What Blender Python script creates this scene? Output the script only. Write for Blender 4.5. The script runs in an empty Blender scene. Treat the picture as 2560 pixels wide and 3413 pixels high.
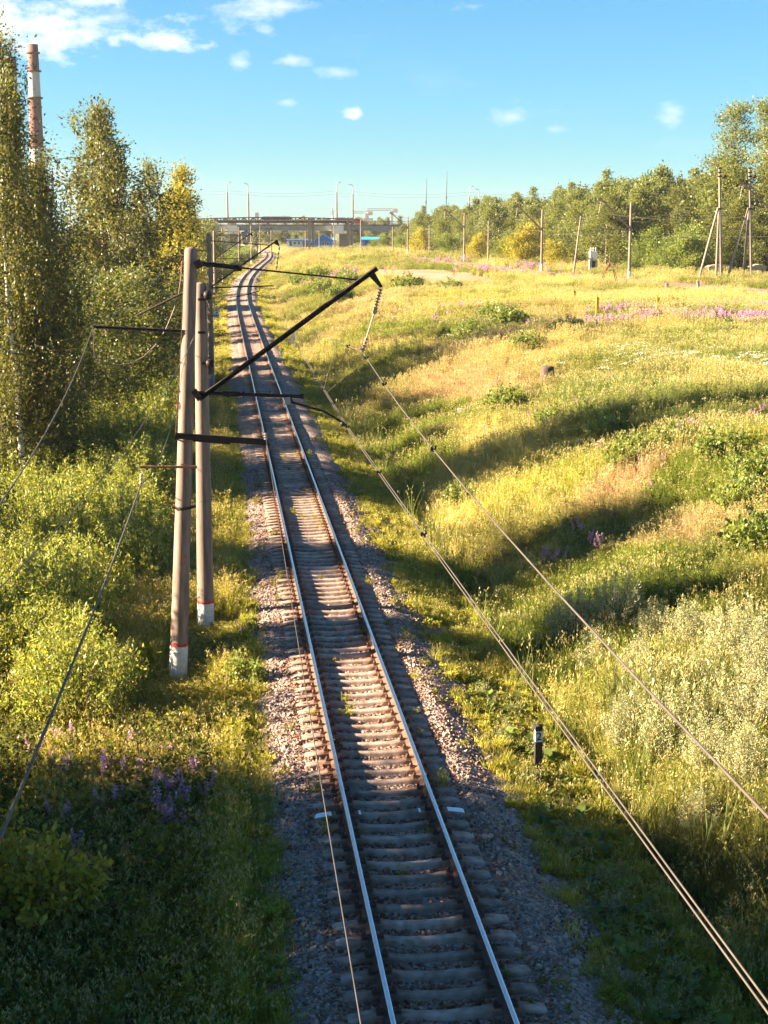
import bpy, math, random
import numpy as np
from mathutils import Vector, Matrix

scene = bpy.context.scene
COL = scene.collection
rad = math.radians
R0 = np.random.default_rng(7)

# tuning
HAZE = .00007; AHEAD = -1.0; ELEV = 22.0; SKYSTR = .05; EXPOS = 2.85; CLOUD = (4.4, 4.2, 4.0, 1)
SHADE = [(-17.0, 19.5, 1.05), (-16.5, 9, 1.1), (-24, 18.5, 1.45), (-25, 9, 1.5), (-12.2, 13.5, .8), (-12.6, 20.5, .8), (-14.0, 11.0, .95), (-13.0, 17.0, 1.0), (-13.5, 25.0, .85), (-20, 14, 1.25), (-20.5, 24.0, 1.1), (-15, 5, 1.1), (-13.8, 27.0, .6)]
SKYTINT = (.225, .40, .52, 1)

# ------------------------------------------------------------------ camera model (real place measured from the photograph)
CAM_H = 10.2; PITCH = rad(10.65); FPX = 5100.0
CP, SP = math.cos(PITCH), math.sin(PITCH)
def ray(u, v):
    dx = (u - 1280) / FPX; vy = (v - 1706.5) / FPX
    return np.array([dx, CP - vy * SP, -SP - vy * CP])
def P(u, v, d):
    r = ray(u, v); t = d / r[1]
    return Vector((r[0] * t, d, CAM_H + r[2] * t))

# ------------------------------------------------------------------ noise
_g = np.random.default_rng(3).random((256, 256))
def vnoise(x, y):
    x = np.asarray(x, float); y = np.asarray(y, float)
    xi = np.floor(x).astype(int); yi = np.floor(y).astype(int); fx = x - xi; fy = y - yi
    fx = fx * fx * (3 - 2 * fx); fy = fy * fy * (3 - 2 * fy)
    a = _g[xi & 255, yi & 255]; b = _g[(xi + 1) & 255, yi & 255]; c = _g[xi & 255, (yi + 1) & 255]; d = _g[(xi + 1) & 255, (yi + 1) & 255]
    return (a * (1 - fx) + b * fx) * (1 - fy) + (c * (1 - fx) + d * fx) * fy
def fbm(x, y, o=4):
    s = 0; a = .5
    for i in range(o):
        s = s + a * vnoise(np.asarray(x) * 2 ** i + 17.3 * i, np.asarray(y) * 2 ** i + 9.1 * i); a *= .5
    return s / (1 - .5 ** o)

# ------------------------------------------------------------------ terrain
_ty = np.array([-400, 18.3, 91.7, 174.4, 220, 266.6, 300, 340, 392.5, 464, 523, 580, 650, 760, 1500])
_tx = np.array([45.4, .93, -6.9, -15.72, -20.4, -24.3, -26.7, -29.1, -31.7, -35.0, -38.6, -43.2, -50.6, -68, -230])
_yy = np.arange(-400, 1500, 4.0)
_xx = np.interp(_yy, _ty, _tx)
_k = np.ones(13) / 13
_xs = np.convolve(np.pad(_xx, 6, mode='reflect', reflect_type='odd'), _k, mode='valid')
def cx(y): return np.interp(y, _yy, _xs)
PR_S = np.array([-4000, -40, -12, -6, -4, -2.9, 0, 2.9, 3.7, 4.5, 5.3, 6.5, 9, 14, 20, 30, 4000.])
PR_Z = np.array([-.9, -1.2, -1.3, -1.05, -.85, -.8, -.8, -.8, -.95, -1.5, -1.4, -.6, .35, 1.75, 2.5, 2.7, 2.7])
def tz(x, y):
    x = np.asarray(x, float); y = np.asarray(y, float)
    s = x - cx(y)
    z = np.interp(s, PR_S, PR_Z)
    fade = np.clip((y - 380) / 140, 0, 1)
    z = np.where(s > 4, z * (1 - fade) + np.minimum(z, .8) * fade, z)
    amp = np.clip((np.abs(s) - 4.2) / 4, 0, 1) * np.where(s > 0, .8, .3)
    z = z + amp * (fbm(x * .09 + 40, y * .06 + 11) - .5) * 1.6 + amp * .35 * (fbm(x * .5, y * .4 + 5) - .5)
    z = z + .03 * (vnoise(x * 1.3, y * 1.3) - .5)
    return z
def tz1(x, y): return float(tz(x, y))
def hit(u, v):
    r = ray(u, v); t = 12.0
    while t < 1500:
        p = r * t; z = CAM_H + p[2]
        if z <= tz1(p[0], p[1]): break
        t += max(.05, t * .001)
    p = r * t
    return Vector((p[0], p[1], tz1(p[0], p[1])))

# ------------------------------------------------------------------ object helpers
def link(o, parent=None):
    COL.objects.link(o)
    if parent is not None: o.parent = parent
    return o
def tag(o, label=None, cat=None, group=None, kind=None):
    if label: o['label'] = label
    if cat: o['category'] = cat
    if group: o['group'] = group
    if kind: o['kind'] = kind
    return o
def empty(name, loc=(0, 0, 0), rz=0, label=None, cat=None, group=None):
    o = bpy.data.objects.new(name, None); o.location = loc; o.rotation_euler = (0, 0, rz); o.empty_display_size = .2
    link(o); return tag(o, label, cat, group)
def copy_tree(o, parent=None):
    c = o.copy(); COL.objects.link(c)
    if parent is not None: c.parent = parent
    for ch in o.children: copy_tree(ch, c)
    return c

class B:
    """collects shapes for ONE mesh"""
    def __init__(s): s.v = []; s.f = []; s.m = []; s.mi = 0; s.sm = []; s.smooth = False
    def add(s, vs, fs):
        n = len(s.v); s.v += [tuple(v) for v in vs]
        for f in fs: s.f.append(tuple(i + n for i in f)); s.m.append(s.mi); s.sm.append(s.smooth)
    def box(s, c, d, M=None):
        x, y, z = d[0] / 2, d[1] / 2, d[2] / 2
        vs = [Vector((a * x, b * y, e * z)) for e in (-1, 1) for b in (-1, 1) for a in (-1, 1)]
        if M is not None: vs = [M @ v for v in vs]
        c = Vector(c)
        s.add([v + c for v in vs], [(0, 2, 3, 1), (4, 5, 7, 6), (0, 1, 5, 4), (2, 6, 7, 3), (0, 4, 6, 2), (1, 3, 7, 5)])
    def bar(s, a, b, w, h=None, up=(0, 0, 1), taper=1.0):
        a = Vector(a); b = Vector(b); h = h or w
        d = (b - a).normalized(); up = Vector(up)
        if abs(d.dot(up)) > .98: up = Vector((0, 1, 0))
        x = d.cross(up).normalized(); z = x.cross(d)
        vs = []
        for p, k in ((a, 1), (b, taper)):
            for i, j in ((-1, -1), (1, -1), (1, 1), (-1, 1)): vs.append(p + x * i * w / 2 * k + z * j * h / 2 * k)
        s.add(vs, [(0, 3, 2, 1), (4, 5, 6, 7), (0, 1, 5, 4), (1, 2, 6, 5), (2, 3, 7, 6), (3, 0, 4, 7)])
    def channel(s, a, b, w, h, t=.012, up=(0, 0, 1), flip=1):
        """a U-section steel beam"""
        a = Vector(a); b = Vector(b); d = (b - a).normalized(); up = Vector(up)
        x = d.cross(up).normalized() * flip; z = d.cross(x) if flip < 0 else x.cross(d)
        s.bar(a, b, t, h, up)
        for k in (-1, 1):
            o = x * (w / 2) + z * k * (h / 2 - t / 2) * .999
            s.bar(a + o, b + o, w - t * .2, t, up)
    def tube(s, pts, r, n=8, caps=True):
        pts = [Vector(p) for p in pts]; m = len(pts)
        rs = r if hasattr(r, '__len__') else [r] * m
        t0 = (pts[1] - pts[0]).normalized()
        nrm = t0.orthogonal().normalized(); vs = []
        for i, p in enumerate(pts):
            t = (pts[min(i + 1, m - 1)] - pts[max(i - 1, 0)]).normalized()
            nrm = (nrm - t * nrm.dot(t)).normalized(); bn = t.cross(nrm)
            for k in range(n):
                a = 2 * math.pi * k / n; vs.append(p + (nrm * math.cos(a) + bn * math.sin(a)) * rs[i])
        fs = [(i * n + k, i * n + (k + 1) % n, (i + 1) * n + (k + 1) % n, (i + 1) * n + k) for i in range(m - 1) for k in range(n)]
        sm = s.smooth; s.smooth = True; s.add(vs, fs); s.smooth = sm
        if caps:
            s.add([vs[k] for k in range(n)], [tuple(range(n))[::-1]]); s.add(vs[-n:], [tuple(range(n))])
    def lathe(s, prof, c=(0, 0, 0), n=16, M=None):
        c = Vector(c); vs = []
        for r, z in prof:
            for k in range(n):
                a = 2 * math.pi * k / n; v = Vector((r * math.cos(a), r * math.sin(a), z))
                vs.append((M @ v if M is not None else v) + c)
        m = len(prof)
        fs = [(i * n + k, i * n + (k + 1) % n, (i + 1) * n + (k + 1) % n, (i + 1) * n + k) for i in range(m - 1) for k in range(n)]
        sm = s.smooth; s.smooth = True; s.add(vs, fs); s.smooth = sm
    def prism(s, poly, off):
        """closed polygon (3D points) extruded by off"""
        off = Vector(off); n = len(poly); p = [Vector(q) for q in poly]
        s.add(p + [q + off for q in p], [tuple(range(n))[::-1], tuple(range(n, 2 * n))] + [(i, (i + 1) % n, n + (i + 1) % n, n + i) for i in range(n)])
    def build(s, name, mats, parent=None, label=None, cat=None, group=None, kind=None):
        me = bpy.data.meshes.new(name); me.from_pydata(s.v, [], s.f)
        for m in (mats if isinstance(mats, (list, tuple)) else [mats]): me.materials.append(m)
        me.polygons.foreach_set('material_index', s.m); me.polygons.foreach_set('use_smooth', s.sm)
        me.update()
        o = bpy.data.objects.new(name, me); link(o, parent)
        return tag(o, label, cat, group, kind)

def quads(name, V, mats, mi=None, tint=None, F=None, smooth=False):
    """fast quad mesh: V (4N,3) loose quads, or with F (N,4)"""
    V = np.asarray(V, np.float32).reshape(-1, 3); n = len(V)
    if F is None: F = np.arange(n, dtype=np.int32).reshape(-1, 4)
    F = np.asarray(F, np.int32); k = len(F)
    me = bpy.data.meshes.new(name)
    me.vertices.add(n); me.vertices.foreach_set('co', V.ravel())
    me.loops.add(k * 4); me.loops.foreach_set('vertex_index', F.ravel())
    me.polygons.add(k); me.polygons.foreach_set('loop_start', np.arange(0, 4 * k, 4, dtype=np.int32)); 
    me.polygons.foreach_set('loop_total', np.full(k, 4, np.int32))
    for m in (mats if isinstance(mats, (list, tuple)) else [mats]): me.materials.append(m)
    if mi is not None: me.polygons.foreach_set('material_index', np.asarray(mi, np.int32))
    if smooth: me.polygons.foreach_set('use_smooth', np.ones(k, bool))
    me.update(calc_edges=True)
    if tint is not None:
        at = me.attributes.new('tint', 'FLOAT_COLOR', 'POINT')
        c = np.ones((n, 4), np.float32); c[:, :3] = tint; at.data.foreach_set('color', c.ravel())
    return me
def tubes_np(lines, n=5):
    """list of (pts (m,3), radii (m)) -> V, F"""
    Vs = []; Fs = []; off = 0
    ang = np.arange(n) * 2 * np.pi / n
    for pts, rs in lines:
        pts = np.asarray(pts, float); m = len(pts)
        t = np.gradient(pts, axis=0); t /= np.linalg.norm(t, axis=1)[:, None] + 1e-9
        ref = np.array([1., 0, 0]) if abs(t[0, 0]) < .8 else np.array([0, 1., 0])
        a = np.cross(t, ref); a /= np.linalg.norm(a, axis=1)[:, None] + 1e-9; b = np.cross(t, a)
        ring = pts[:, None] + (a[:, None] * np.cos(ang)[None, :, None] + b[:, None] * np.sin(ang)[None, :, None]) * np.asarray(rs)[:, None, None]
        Vs.append(ring.reshape(-1, 3))
        i = np.arange(m - 1)[:, None] * n; k = np.arange(n)[None]
        Fs.append(np.stack([i + k, i + (k + 1) % n, i + n + (k + 1) % n, i + n + k], -1).reshape(-1, 4) + off)
        off += m * n
    return np.concatenate(Vs), np.concatenate(Fs)
def leaf_quads(C, size, rng, up=.35, asp=.5, dirs=None, jit=.3):
    n = len(C)
    d = rng.normal(size=(n, 3)) if dirs is None else dirs + rng.normal(size=(n, 3)) * .45
    d /= np.linalg.norm(d, axis=1)[:, None] + 1e-9
    nn = rng.normal(size=(n, 3)) + np.array([0, 0, up * 2]); s = np.cross(d, nn); s /= np.linalg.norm(s, axis=1)[:, None] + 1e-9
    L = size * (1 + jit * rng.normal(size=(n, 1))).clip(.4, 1.8)
    a = C; b = C + d * L * .5 + s * L * asp * .5; c = C + d * L; e = C + d * L * .5 - s * L * asp * .5
    return np.stack([a, b, c, e], 1)

# ------------------------------------------------------------------ materials
def newmat(name):
    m = bpy.data.materials.new(name); m.use_nodes = True; nt = m.node_tree
    return m, nt, nt.nodes['Principled BSDF']
def mat(name, col, rough=.8, metal=0, var=.25, scale=6, bump=0, col2=None, spec=.3, streak=False):
    m, nt, bs = newmat(name)
    bs.inputs['Roughness'].default_value = rough; bs.inputs['Metallic'].default_value = metal
    bs.inputs['Specular IOR Level'].default_value = spec
    tc = nt.nodes.new('ShaderNodeTexCoord'); mp = nt.nodes.new('ShaderNodeMapping')
    nt.links.new(tc.outputs['Object'], mp.inputs[0])
    if streak: mp.inputs['Scale'].default_value = (3, 3, .35)
    nz = nt.nodes.new('ShaderNodeTexNoise'); nz.inputs['Scale'].default_value = scale; nz.inputs['Detail'].default_value = 6; nz.inputs['Roughness'].default_value = .65
    nt.links.new(mp.outputs[0], nz.inputs['Vector'])
    rp = nt.nodes.new('ShaderNodeValToRGB'); rp.color_ramp.elements[0].position = .32; rp.color_ramp.elements[1].position = .68
    c2 = col2 or tuple(c * (1 - var) for c in col)
    c1 = col if col2 else tuple(min(1, c * (1 + var)) for c in col)
    rp.color_ramp.elements[0].color = (*c2, 1); rp.color_ramp.elements[1].color = (*c1, 1)
    nt.links.new(nz.outputs['Fac'], rp.inputs[0]); nt.links.new(rp.outputs[0], bs.inputs['Base Color'])
    if bump:
        bp = nt.nodes.new('ShaderNodeBump'); bp.inputs['Strength'].default_value = bump; bp.inputs['Distance'].default_value = .02
        n2 = nt.nodes.new('ShaderNodeTexNoise'); n2.inputs['Scale'].default_value = scale * 8; n2.inputs['Detail'].default_value = 4
        nt.links.new(mp.outputs[0], n2.inputs['Vector']); nt.links.new(n2.outputs['Fac'], bp.inputs['Height']); nt.links.new(bp.outputs[0], bs.inputs['Normal'])
    return m
def leafmat(name, col, trans=.45, rough=.45, inst=False, tcol=None, spec=.35):
    m, nt, bs = newmat(name)
    at = nt.nodes.new('ShaderNodeAttribute'); at.attribute_name = 'tint'
    mul = nt.nodes.new('ShaderNodeMix'); mul.data_type = 'RGBA'; mul.blend_type = 'MULTIPLY'; mul.inputs[0].default_value = 1
    mul.inputs[6].default_value = (*col, 1); nt.links.new(at.outputs['Color'], mul.inputs[7]); out = mul.outputs[2]
    if inst:
        ai = nt.nodes.new('ShaderNodeAttribute'); ai.attribute_type = 'INSTANCER'; ai.attribute_name = 'itint'
        m2 = nt.nodes.new('ShaderNodeMix'); m2.data_type = 'RGBA'; m2.blend_type = 'MULTIPLY'; m2.inputs[0].default_value = 1
        nt.links.new(out, m2.inputs[6]); nt.links.new(ai.outputs['Color'], m2.inputs[7]); out = m2.outputs[2]
    nt.links.new(out, bs.inputs['Base Color']); bs.inputs['Roughness'].default_value = rough; bs.inputs['Specular IOR Level'].default_value = spec
    tr = nt.nodes.new('ShaderNodeBsdfTranslucent'); tm = nt.nodes.new('ShaderNodeMix'); tm.data_type = 'RGBA'; tm.blend_type = 'MULTIPLY'; tm.inputs[0].default_value = 1
    nt.links.new(out, tm.inputs[6]); tm.inputs[7].default_value = (*(tcol or (1.25, 1.2, .6)), 1); nt.links.new(tm.outputs[2], tr.inputs['Color'])
    mx = nt.nodes.new('ShaderNodeMixShader'); mx.inputs[0].default_value = trans
    nt.links.new(bs.outputs[0], mx.inputs[1]); nt.links.new(tr.outputs[0], mx.inputs[2])
    nt.links.new(mx.outputs[0], nt.nodes['Material Output'].inputs['Surface'])
    return m

M = {}
M['concrete'] = mat('pole_concrete', (.215, .15, .12), .85, var=.38, scale=2.6, bump=.25, streak=True)
M['old_concrete'] = mat('old_concrete', (.36, .33, .29), .9, var=.25, scale=3, bump=.2)
M['sleeper'] = mat('sleeper_concrete', (.43, .33, .28), .9, var=.28, scale=5, bump=.4)
M['white'] = mat('white_paint', (.78, .76, .72), .7, var=.1, scale=9, col2=(.55, .50, .44))
M['red'] = mat('red_paint', (.50, .05, .05), .7, var=.2, scale=9)
M['steel'] = mat('dark_steel', (.028, .018, .016), .6, .3, var=.35, scale=9)
M['rust'] = mat('rusty_steel', (.17, .075, .045), .85, .1, var=.4, scale=7, bump=.2)
M['railside'] = mat('rail_rust', (.13, .07, .05), .8, .2, var=.35, scale=6, bump=.15)
M['railtop'] = mat('polished_rail', (.62, .64, .68), .22, 1.0, var=.06, scale=2)
M['wire'] = mat('wire_metal', (.125, .10, .082), .5, .4, var=.2, scale=4)
M['darkwire'] = mat('dark_wire', (.075, .065, .06), .6, .3, var=.3, scale=4)
M['porcelain'] = mat('brown_porcelain', (.30, .22, .17), .35, var=.3, scale=30, spec=.6)
M['wood'] = mat('weathered_wood', (.24, .19, .155), .9, var=.3, scale=5, bump=.3, streak=True)
M['stone'] = mat('pink_granite', (.42, .30, .25), .9, var=.25, scale=14, bump=.5)
M['bark'] = mat('dark_bark', (.09, .065, .05), .95, var=.35, scale=6, bump=.5, streak=True)
M['blue'] = mat('blue_paint', (.012, .15, .52), .6, var=.12, scale=2)
M['cyan'] = mat('cyan_paint', (.03, .42, .78), .6, var=.12, scale=2)
M['bluedark'] = mat('dark_blue_paint', (.025, .07, .18), .6, var=.15, scale=2)
M['glass'] = mat('window_glass', (.03, .04, .05), .1, var=.2, scale=1, spec=.8)
M['yellow'] = mat('yellow_paint', (.80, .42, .03), .6, var=.15, scale=9)
M['brick'] = mat('red_brick', (.36, .085, .05), .9, var=.2, scale=3)
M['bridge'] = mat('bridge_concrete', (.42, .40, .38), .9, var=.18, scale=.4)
M['bridgedark'] = mat('dark_bridge_concrete', (.20, .18, .17), .9, var=.2, scale=.4)  # darker grey for deck, piers, net and one gantry column
M['tar'] = mat('tarred_paint', (.03, .024, .022), .7, var=.3, scale=9)
M['carred'] = mat('red_car_paint', (.40, .03, .03), .35, var=.05, scale=2, spec=.6)
M['busgrey'] = mat('pale_bus_paint', (.60, .62, .63), .4, var=.05, scale=2, spec=.5)
M['rubber'] = mat('black_rubber', (.02, .02, .02), .8, var=.1, scale=5)
M['salmon'] = mat('salmon_paint', (.52, .38, .36), .7, var=.1, scale=2)
M['vanblue'] = mat('blue_van_paint', (.10, .28, .50), .4, var=.05, scale=2, spec=.5)
M['moss'] = mat('mossy_slab', (.22, .20, .14), .95, var=.4, scale=5, bump=.4)

# birch bark: white with dark horizontal marks
def birchmat():
    m, nt, bs = newmat('birch_bark')
    tc = nt.nodes.new('ShaderNodeTexCoord'); mp = nt.nodes.new('ShaderNodeMapping'); mp.inputs['Scale'].default_value = (1.2, 1.2, 4.5)
    nz = nt.nodes.new('ShaderNodeTexNoise'); nz.inputs['Scale'].default_value = 1.6; nz.inputs['Detail'].default_value = 5
    rp = nt.nodes.new('ShaderNodeValToRGB'); rp.color_ramp.elements[0].position = .40; rp.color_ramp.elements[1].position = .50
    rp.color_ramp.elements[0].color = (.05, .04, .035, 1); rp.color_ramp.elements[1].color = (.68, .63, .56, 1)
    nt.links.new(tc.outputs['Object'], mp.inputs[0]); nt.links.new(mp.outputs[0], nz.inputs['Vector']); nt.links.new(nz.outputs['Fac'], rp.inputs[0])
    nt.links.new(rp.outputs[0], bs.inputs['Base Color']); bs.inputs['Roughness'].default_value = .8
    return m
M['birch'] = birchmat()
# leaves
M['l_birch'] = leafmat('birch_leaf', (.128, .128, .042))
M['l_willow'] = leafmat('willow_leaf', (.255, .275, .062), trans=.5)
M['l_silver'] = leafmat('silver_willow_leaf', (.41, .41, .225), trans=.4, tcol=(1.1, 1.05, .7))
M['l_dark'] = leafmat('dark_leaf', (.125, .135, .04))
M['l_wood'] = leafmat('woodland_leaf', (.185, .205, .068))
M['l_yellow'] = leafmat('yellow_leaf', (.34, .30, .05), trans=.5)
M['l_shrub'] = leafmat('shrub_leaf', (.19, .23, .055), trans=.45)
M['g'] = leafmat('grass_blade', (1, 1, 1), trans=.5, inst=True, rough=.6, spec=.2)
M['pink'] = leafmat('fireweed_petal', (.47, .28, .38), trans=.35, tcol=(1.1, 1, 1.1))
M['umbel'] = leafmat('umbel_flower', (.78, .76, .66), trans=.3, tcol=(1, 1, 1))
M['seed'] = leafmat('seed_head', (.42, .37, .14), trans=.4, tcol=(1.1, .95, .8))

# ground
def sleepermat():
    m, nt, bs = newmat('stained_sleeper')
    tc = nt.nodes.new('ShaderNodeTexCoord'); oi = nt.nodes.new('ShaderNodeObjectInfo'); geo = nt.nodes.new('ShaderNodeNewGeometry')
    nz = nt.nodes.new('ShaderNodeTexNoise'); nz.inputs['Scale'].default_value = 5; nz.inputs['Detail'].default_value = 7; nt.links.new(geo.outputs['Position'], nz.inputs['Vector'])
    rp = nt.nodes.new('ShaderNodeValToRGB'); rp.color_ramp.elements[0].position = .33; rp.color_ramp.elements[1].position = .66
    rp.color_ramp.elements[0].color = (.25, .172, .13, 1); rp.color_ramp.elements[1].color = (.47, .345, .28, 1); nt.links.new(nz.outputs['Fac'], rp.inputs[0])
    sp = nt.nodes.new('ShaderNodeSeparateXYZ'); nt.links.new(tc.outputs['Object'], sp.inputs[0])
    def mt(op, a, b):
        q = nt.nodes.new('ShaderNodeMath'); q.operation = op
        for i, v in enumerate((a, b)):
            if isinstance(v, float): q.inputs[i].default_value = v
            else: nt.links.new(v, q.inputs[i])
        return q.outputs[0]
    a = mt('ABSOLUTE', sp.outputs[0], 0.0); d = mt('ABSOLUTE', mt('SUBTRACT', a, .7975), 0.0); n2 = nt.nodes.new('ShaderNodeTexNoise'); n2.inputs['Scale'].default_value = 9; nt.links.new(geo.outputs['Position'], n2.inputs['Vector'])
    st = mt('LESS_THAN', d, mt('MULTIPLY', n2.outputs['Fac'], .62))
    ss = nt.nodes.new('ShaderNodeMapRange'); ss.inputs[1].default_value = .42; ss.inputs[2].default_value = .12; nt.links.new(mt('ADD', d, mt('MULTIPLY', mt('SUBTRACT', n2.outputs['Fac'], .5), .35)), ss.inputs[0])
    mx = nt.nodes.new('ShaderNodeMix'); mx.data_type = 'RGBA'; mx.blend_type = 'MULTIPLY'; nt.links.new(ss.outputs[0], mx.inputs[0]); nt.links.new(rp.outputs[0], mx.inputs[6]); mx.inputs[7].default_value = (.62, .48, .40, 1)
    vr = nt.nodes.new('ShaderNodeMapRange'); vr.inputs[3].default_value = .72; vr.inputs[4].default_value = 1.2; nt.links.new(oi.outputs['Random'], vr.inputs[0])
    m2 = nt.nodes.new('ShaderNodeMix'); m2.data_type = 'RGBA'; m2.blend_type = 'MULTIPLY'; m2.inputs[0].default_value = 1; nt.links.new(mx.outputs[2], m2.inputs[6]); nt.links.new(vr.outputs[0], m2.inputs[7])
    nt.links.new(m2.outputs[2], bs.inputs['Base Color']); bs.inputs['Roughness'].default_value = .9; bs.inputs['Specular IOR Level'].default_value = .2
    bp = nt.nodes.new('ShaderNodeBump'); bp.inputs['Strength'].default_value = .5; bp.inputs['Distance'].default_value = .02; n3 = nt.nodes.new('ShaderNodeTexNoise'); n3.inputs['Scale'].default_value = 40; nt.links.new(geo.outputs['Position'], n3.inputs['Vector']); nt.links.new(n3.outputs['Fac'], bp.inputs['Height']); nt.links.new(bp.outputs[0], bs.inputs['Normal'])
    return m
M['sleeper'] = sleepermat()
M['fresh_white'] = mat('fresh_white_paint', (.86, .87, .87), .6, var=.06, scale=9)
M['chimred'] = mat('faded_red_paint', (.19, .085, .07), .9, var=.3, scale=.25, streak=True)
M['oldrust'] = mat('old_rust', (.105, .055, .04), .9, var=.35, scale=1)
M['chimwhite'] = mat('sooty_white_paint', (.50, .45, .41), .9, var=.3, scale=.25, streak=True)
def groundmat():
    m, nt, bs = newmat('meadow_ground')
    geo = nt.nodes.new('ShaderNodeNewGeometry')
    n1 = nt.nodes.new('ShaderNodeTexNoise'); n1.inputs['Scale'].default_value = .12; n1.inputs['Detail'].default_value = 5
    n2 = nt.nodes.new('ShaderNodeTexNoise'); n2.inputs['Scale'].default_value = 2.2; n2.inputs['Detail'].default_value = 6
    for n in (n1, n2): nt.links.new(geo.outputs['Position'], n.inputs['Vector'])
    r1 = nt.nodes.new('ShaderNodeValToRGB'); r1.color_ramp.elements[0].position = .35; r1.color_ramp.elements[1].position = .65
    r1.color_ramp.elements[0].color = (.11, .11, .03, 1); r1.color_ramp.elements[1].color = (.24, .20, .065, 1)
    nt.links.new(n1.outputs['Fac'], r1.inputs[0])
    r2 = nt.nodes.new('ShaderNodeValToRGB'); r2.color_ramp.elements[0].position = .3; r2.color_ramp.elements[1].position = .7
    r2.color_ramp.elements[0].color = (.55, .52, .5, 1); r2.color_ramp.elements[1].color = (1.25, 1.2, 1.1, 1)
    nt.links.new(n2.outputs['Fac'], r2.inputs[0])
    mu = nt.nodes.new('ShaderNodeMix'); mu.data_type = 'RGBA'; mu.blend_type = 'MULTIPLY'; mu.inputs[0].default_value = 1
    nt.links.new(r1.outputs[0], mu.inputs[6]); nt.links.new(r2.outputs[0], mu.inputs[7])
    at = nt.nodes.new('ShaderNodeAttribute'); at.attribute_name = 'dirt'
    mx = nt.nodes.new('ShaderNodeMix'); mx.data_type = 'RGBA'; nt.links.new(at.outputs['Fac'], mx.inputs[0])
    nt.links.new(mu.outputs[2], mx.inputs[6])
    r3 = nt.nodes.new('ShaderNodeValToRGB'); r3.color_ramp.elements[0].color = (.30, .17, .10, 1); r3.color_ramp.elements[1].color = (.47, .31, .20, 1)
    nt.links.new(n2.outputs['Fac'], r3.inputs[0]); nt.links.new(r3.outputs[0], mx.inputs[7])
    nt.links.new(mx.outputs[2], bs.inputs['Base Color']); bs.inputs['Roughness'].default_value = .95; bs.inputs['Specular IOR Level'].default_value = .1
    bp = nt.nodes.new('ShaderNodeBump'); bp.inputs['Strength'].default_value = .6; bp.inputs['Distance'].default_value = .15
    nt.links.new(n2.outputs['Fac'], bp.inputs['Height']); nt.links.new(bp.outputs[0], bs.inputs['Normal'])
    return m
M['ground'] = groundmat()
def ballastmat():
    m, nt, bs = newmat('ballast_stone')
    geo = nt.nodes.new('ShaderNodeNewGeometry')
    vo = nt.nodes.new('ShaderNodeTexVoronoi'); vo.inputs['Scale'].default_value = 17
    nt.links.new(geo.outputs['Position'], vo.inputs['Vector'])
    nz = nt.nodes.new('ShaderNodeTexNoise'); nz.inputs['Scale'].default_value = .8; nz.inputs['Detail'].default_value = 5
    nt.links.new(geo.outputs['Position'], nz.inputs['Vector'])
    rp = nt.nodes.new('ShaderNodeValToRGB'); e = rp.color_ramp.elements
    e[0].color = (.16, .115, .095, 1); e[1].color = (.46, .35, .30, 1)
    sp = nt.nodes.new('ShaderNodeSeparateColor'); nt.links.new(vo.outputs['Color'], sp.inputs[0]); nt.links.new(sp.outputs[0], rp.inputs[0])
    mu = nt.nodes.new('ShaderNodeMix'); mu.data_type = 'RGBA'; mu.blend_type = 'MULTIPLY'; mu.inputs[0].default_value = .7
    r2 = nt.nodes.new('ShaderNodeValToRGB'); r2.color_ramp.elements[0].position = .3; r2.color_ramp.elements[0].color = (.55, .47, .42, 1); r2.color_ramp.elements[1].position = .65
    nt.links.new(nz.outputs['Fac'], r2.inputs[0]); nt.links.new(rp.outputs[0], mu.inputs[6]); nt.links.new(r2.outputs[0], mu.inputs[7])
    nt.links.new(mu.outputs[2], bs.inputs['Base Color']); bs.inputs['Roughness'].default_value = .9; bs.inputs['Specular IOR Level'].default_value = .2
    bp = nt.nodes.new('ShaderNodeBump'); bp.inputs['Strength'].default_value = 1; bp.inputs['Distance'].default_value = .06; bp.invert = True
    nt.links.new(vo.outputs['Distance'], bp.inputs['Height']); nt.links.new(bp.outputs[0], bs.inputs['Normal'])
    return m
M['ballast'] = ballastmat()
def stonemat():
    m, nt, bs = newmat('loose_ballast_stone')
    ai = nt.nodes.new('ShaderNodeAttribute'); ai.attribute_type = 'INSTANCER'; ai.attribute_name = 'itint'
    nt.links.new(ai.outputs['Color'], bs.inputs['Base Color']); bs.inputs['Roughness'].default_value = .85; bs.inputs['Specular IOR Level'].default_value = .25
    return m
M['gravel'] = stonemat()

# ------------------------------------------------------------------ terrain sheet
def dirt_mask(x, y):
    a = 1 - np.sqrt(((x - 6.0 + (y - 232) * .13) / 9.0) ** 2 + ((y - 232) / 44.0) ** 2)
    a = a + (fbm(x * .18 + 3, y * .07) - .5) * .9
    d1 = np.clip(a * 4, 0, 1)
    s = x - cx(y)
    b = 1 - np.abs(s - 4.35) / .75 + (fbm(x * .7, y * .35 + 9) - .55) * 1.6
    d2 = np.clip(b * 2, 0, 1) * .75 * (y < 75)
    c = 1 - np.sqrt(((x - 15) / 2.6) ** 2 + ((y - 178) / 8.) ** 2) + (fbm(x * .3, y * .2) - .5)
    return np.maximum(np.maximum(d1, d2), np.clip(c * 3, 0, 1) * .8)
ys = np.concatenate([np.arange(-60, 10, 5), np.arange(10, 80, .5), np.arange(80, 180, 1.), np.arange(180, 420, 3.), np.arange(420, 800, 12.), np.geomspace(800, 2300, 14)])
ss = np.concatenate([-np.geomspace(2500, 60, 16), np.arange(-55, -14, 3.), np.arange(-14, -2, .75), np.arange(-2, 3, 1.), np.arange(3, 16, .4), np.arange(16, 40, 1.), np.arange(40, 90, 4.), np.geomspace(92, 2500, 18)])
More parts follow.
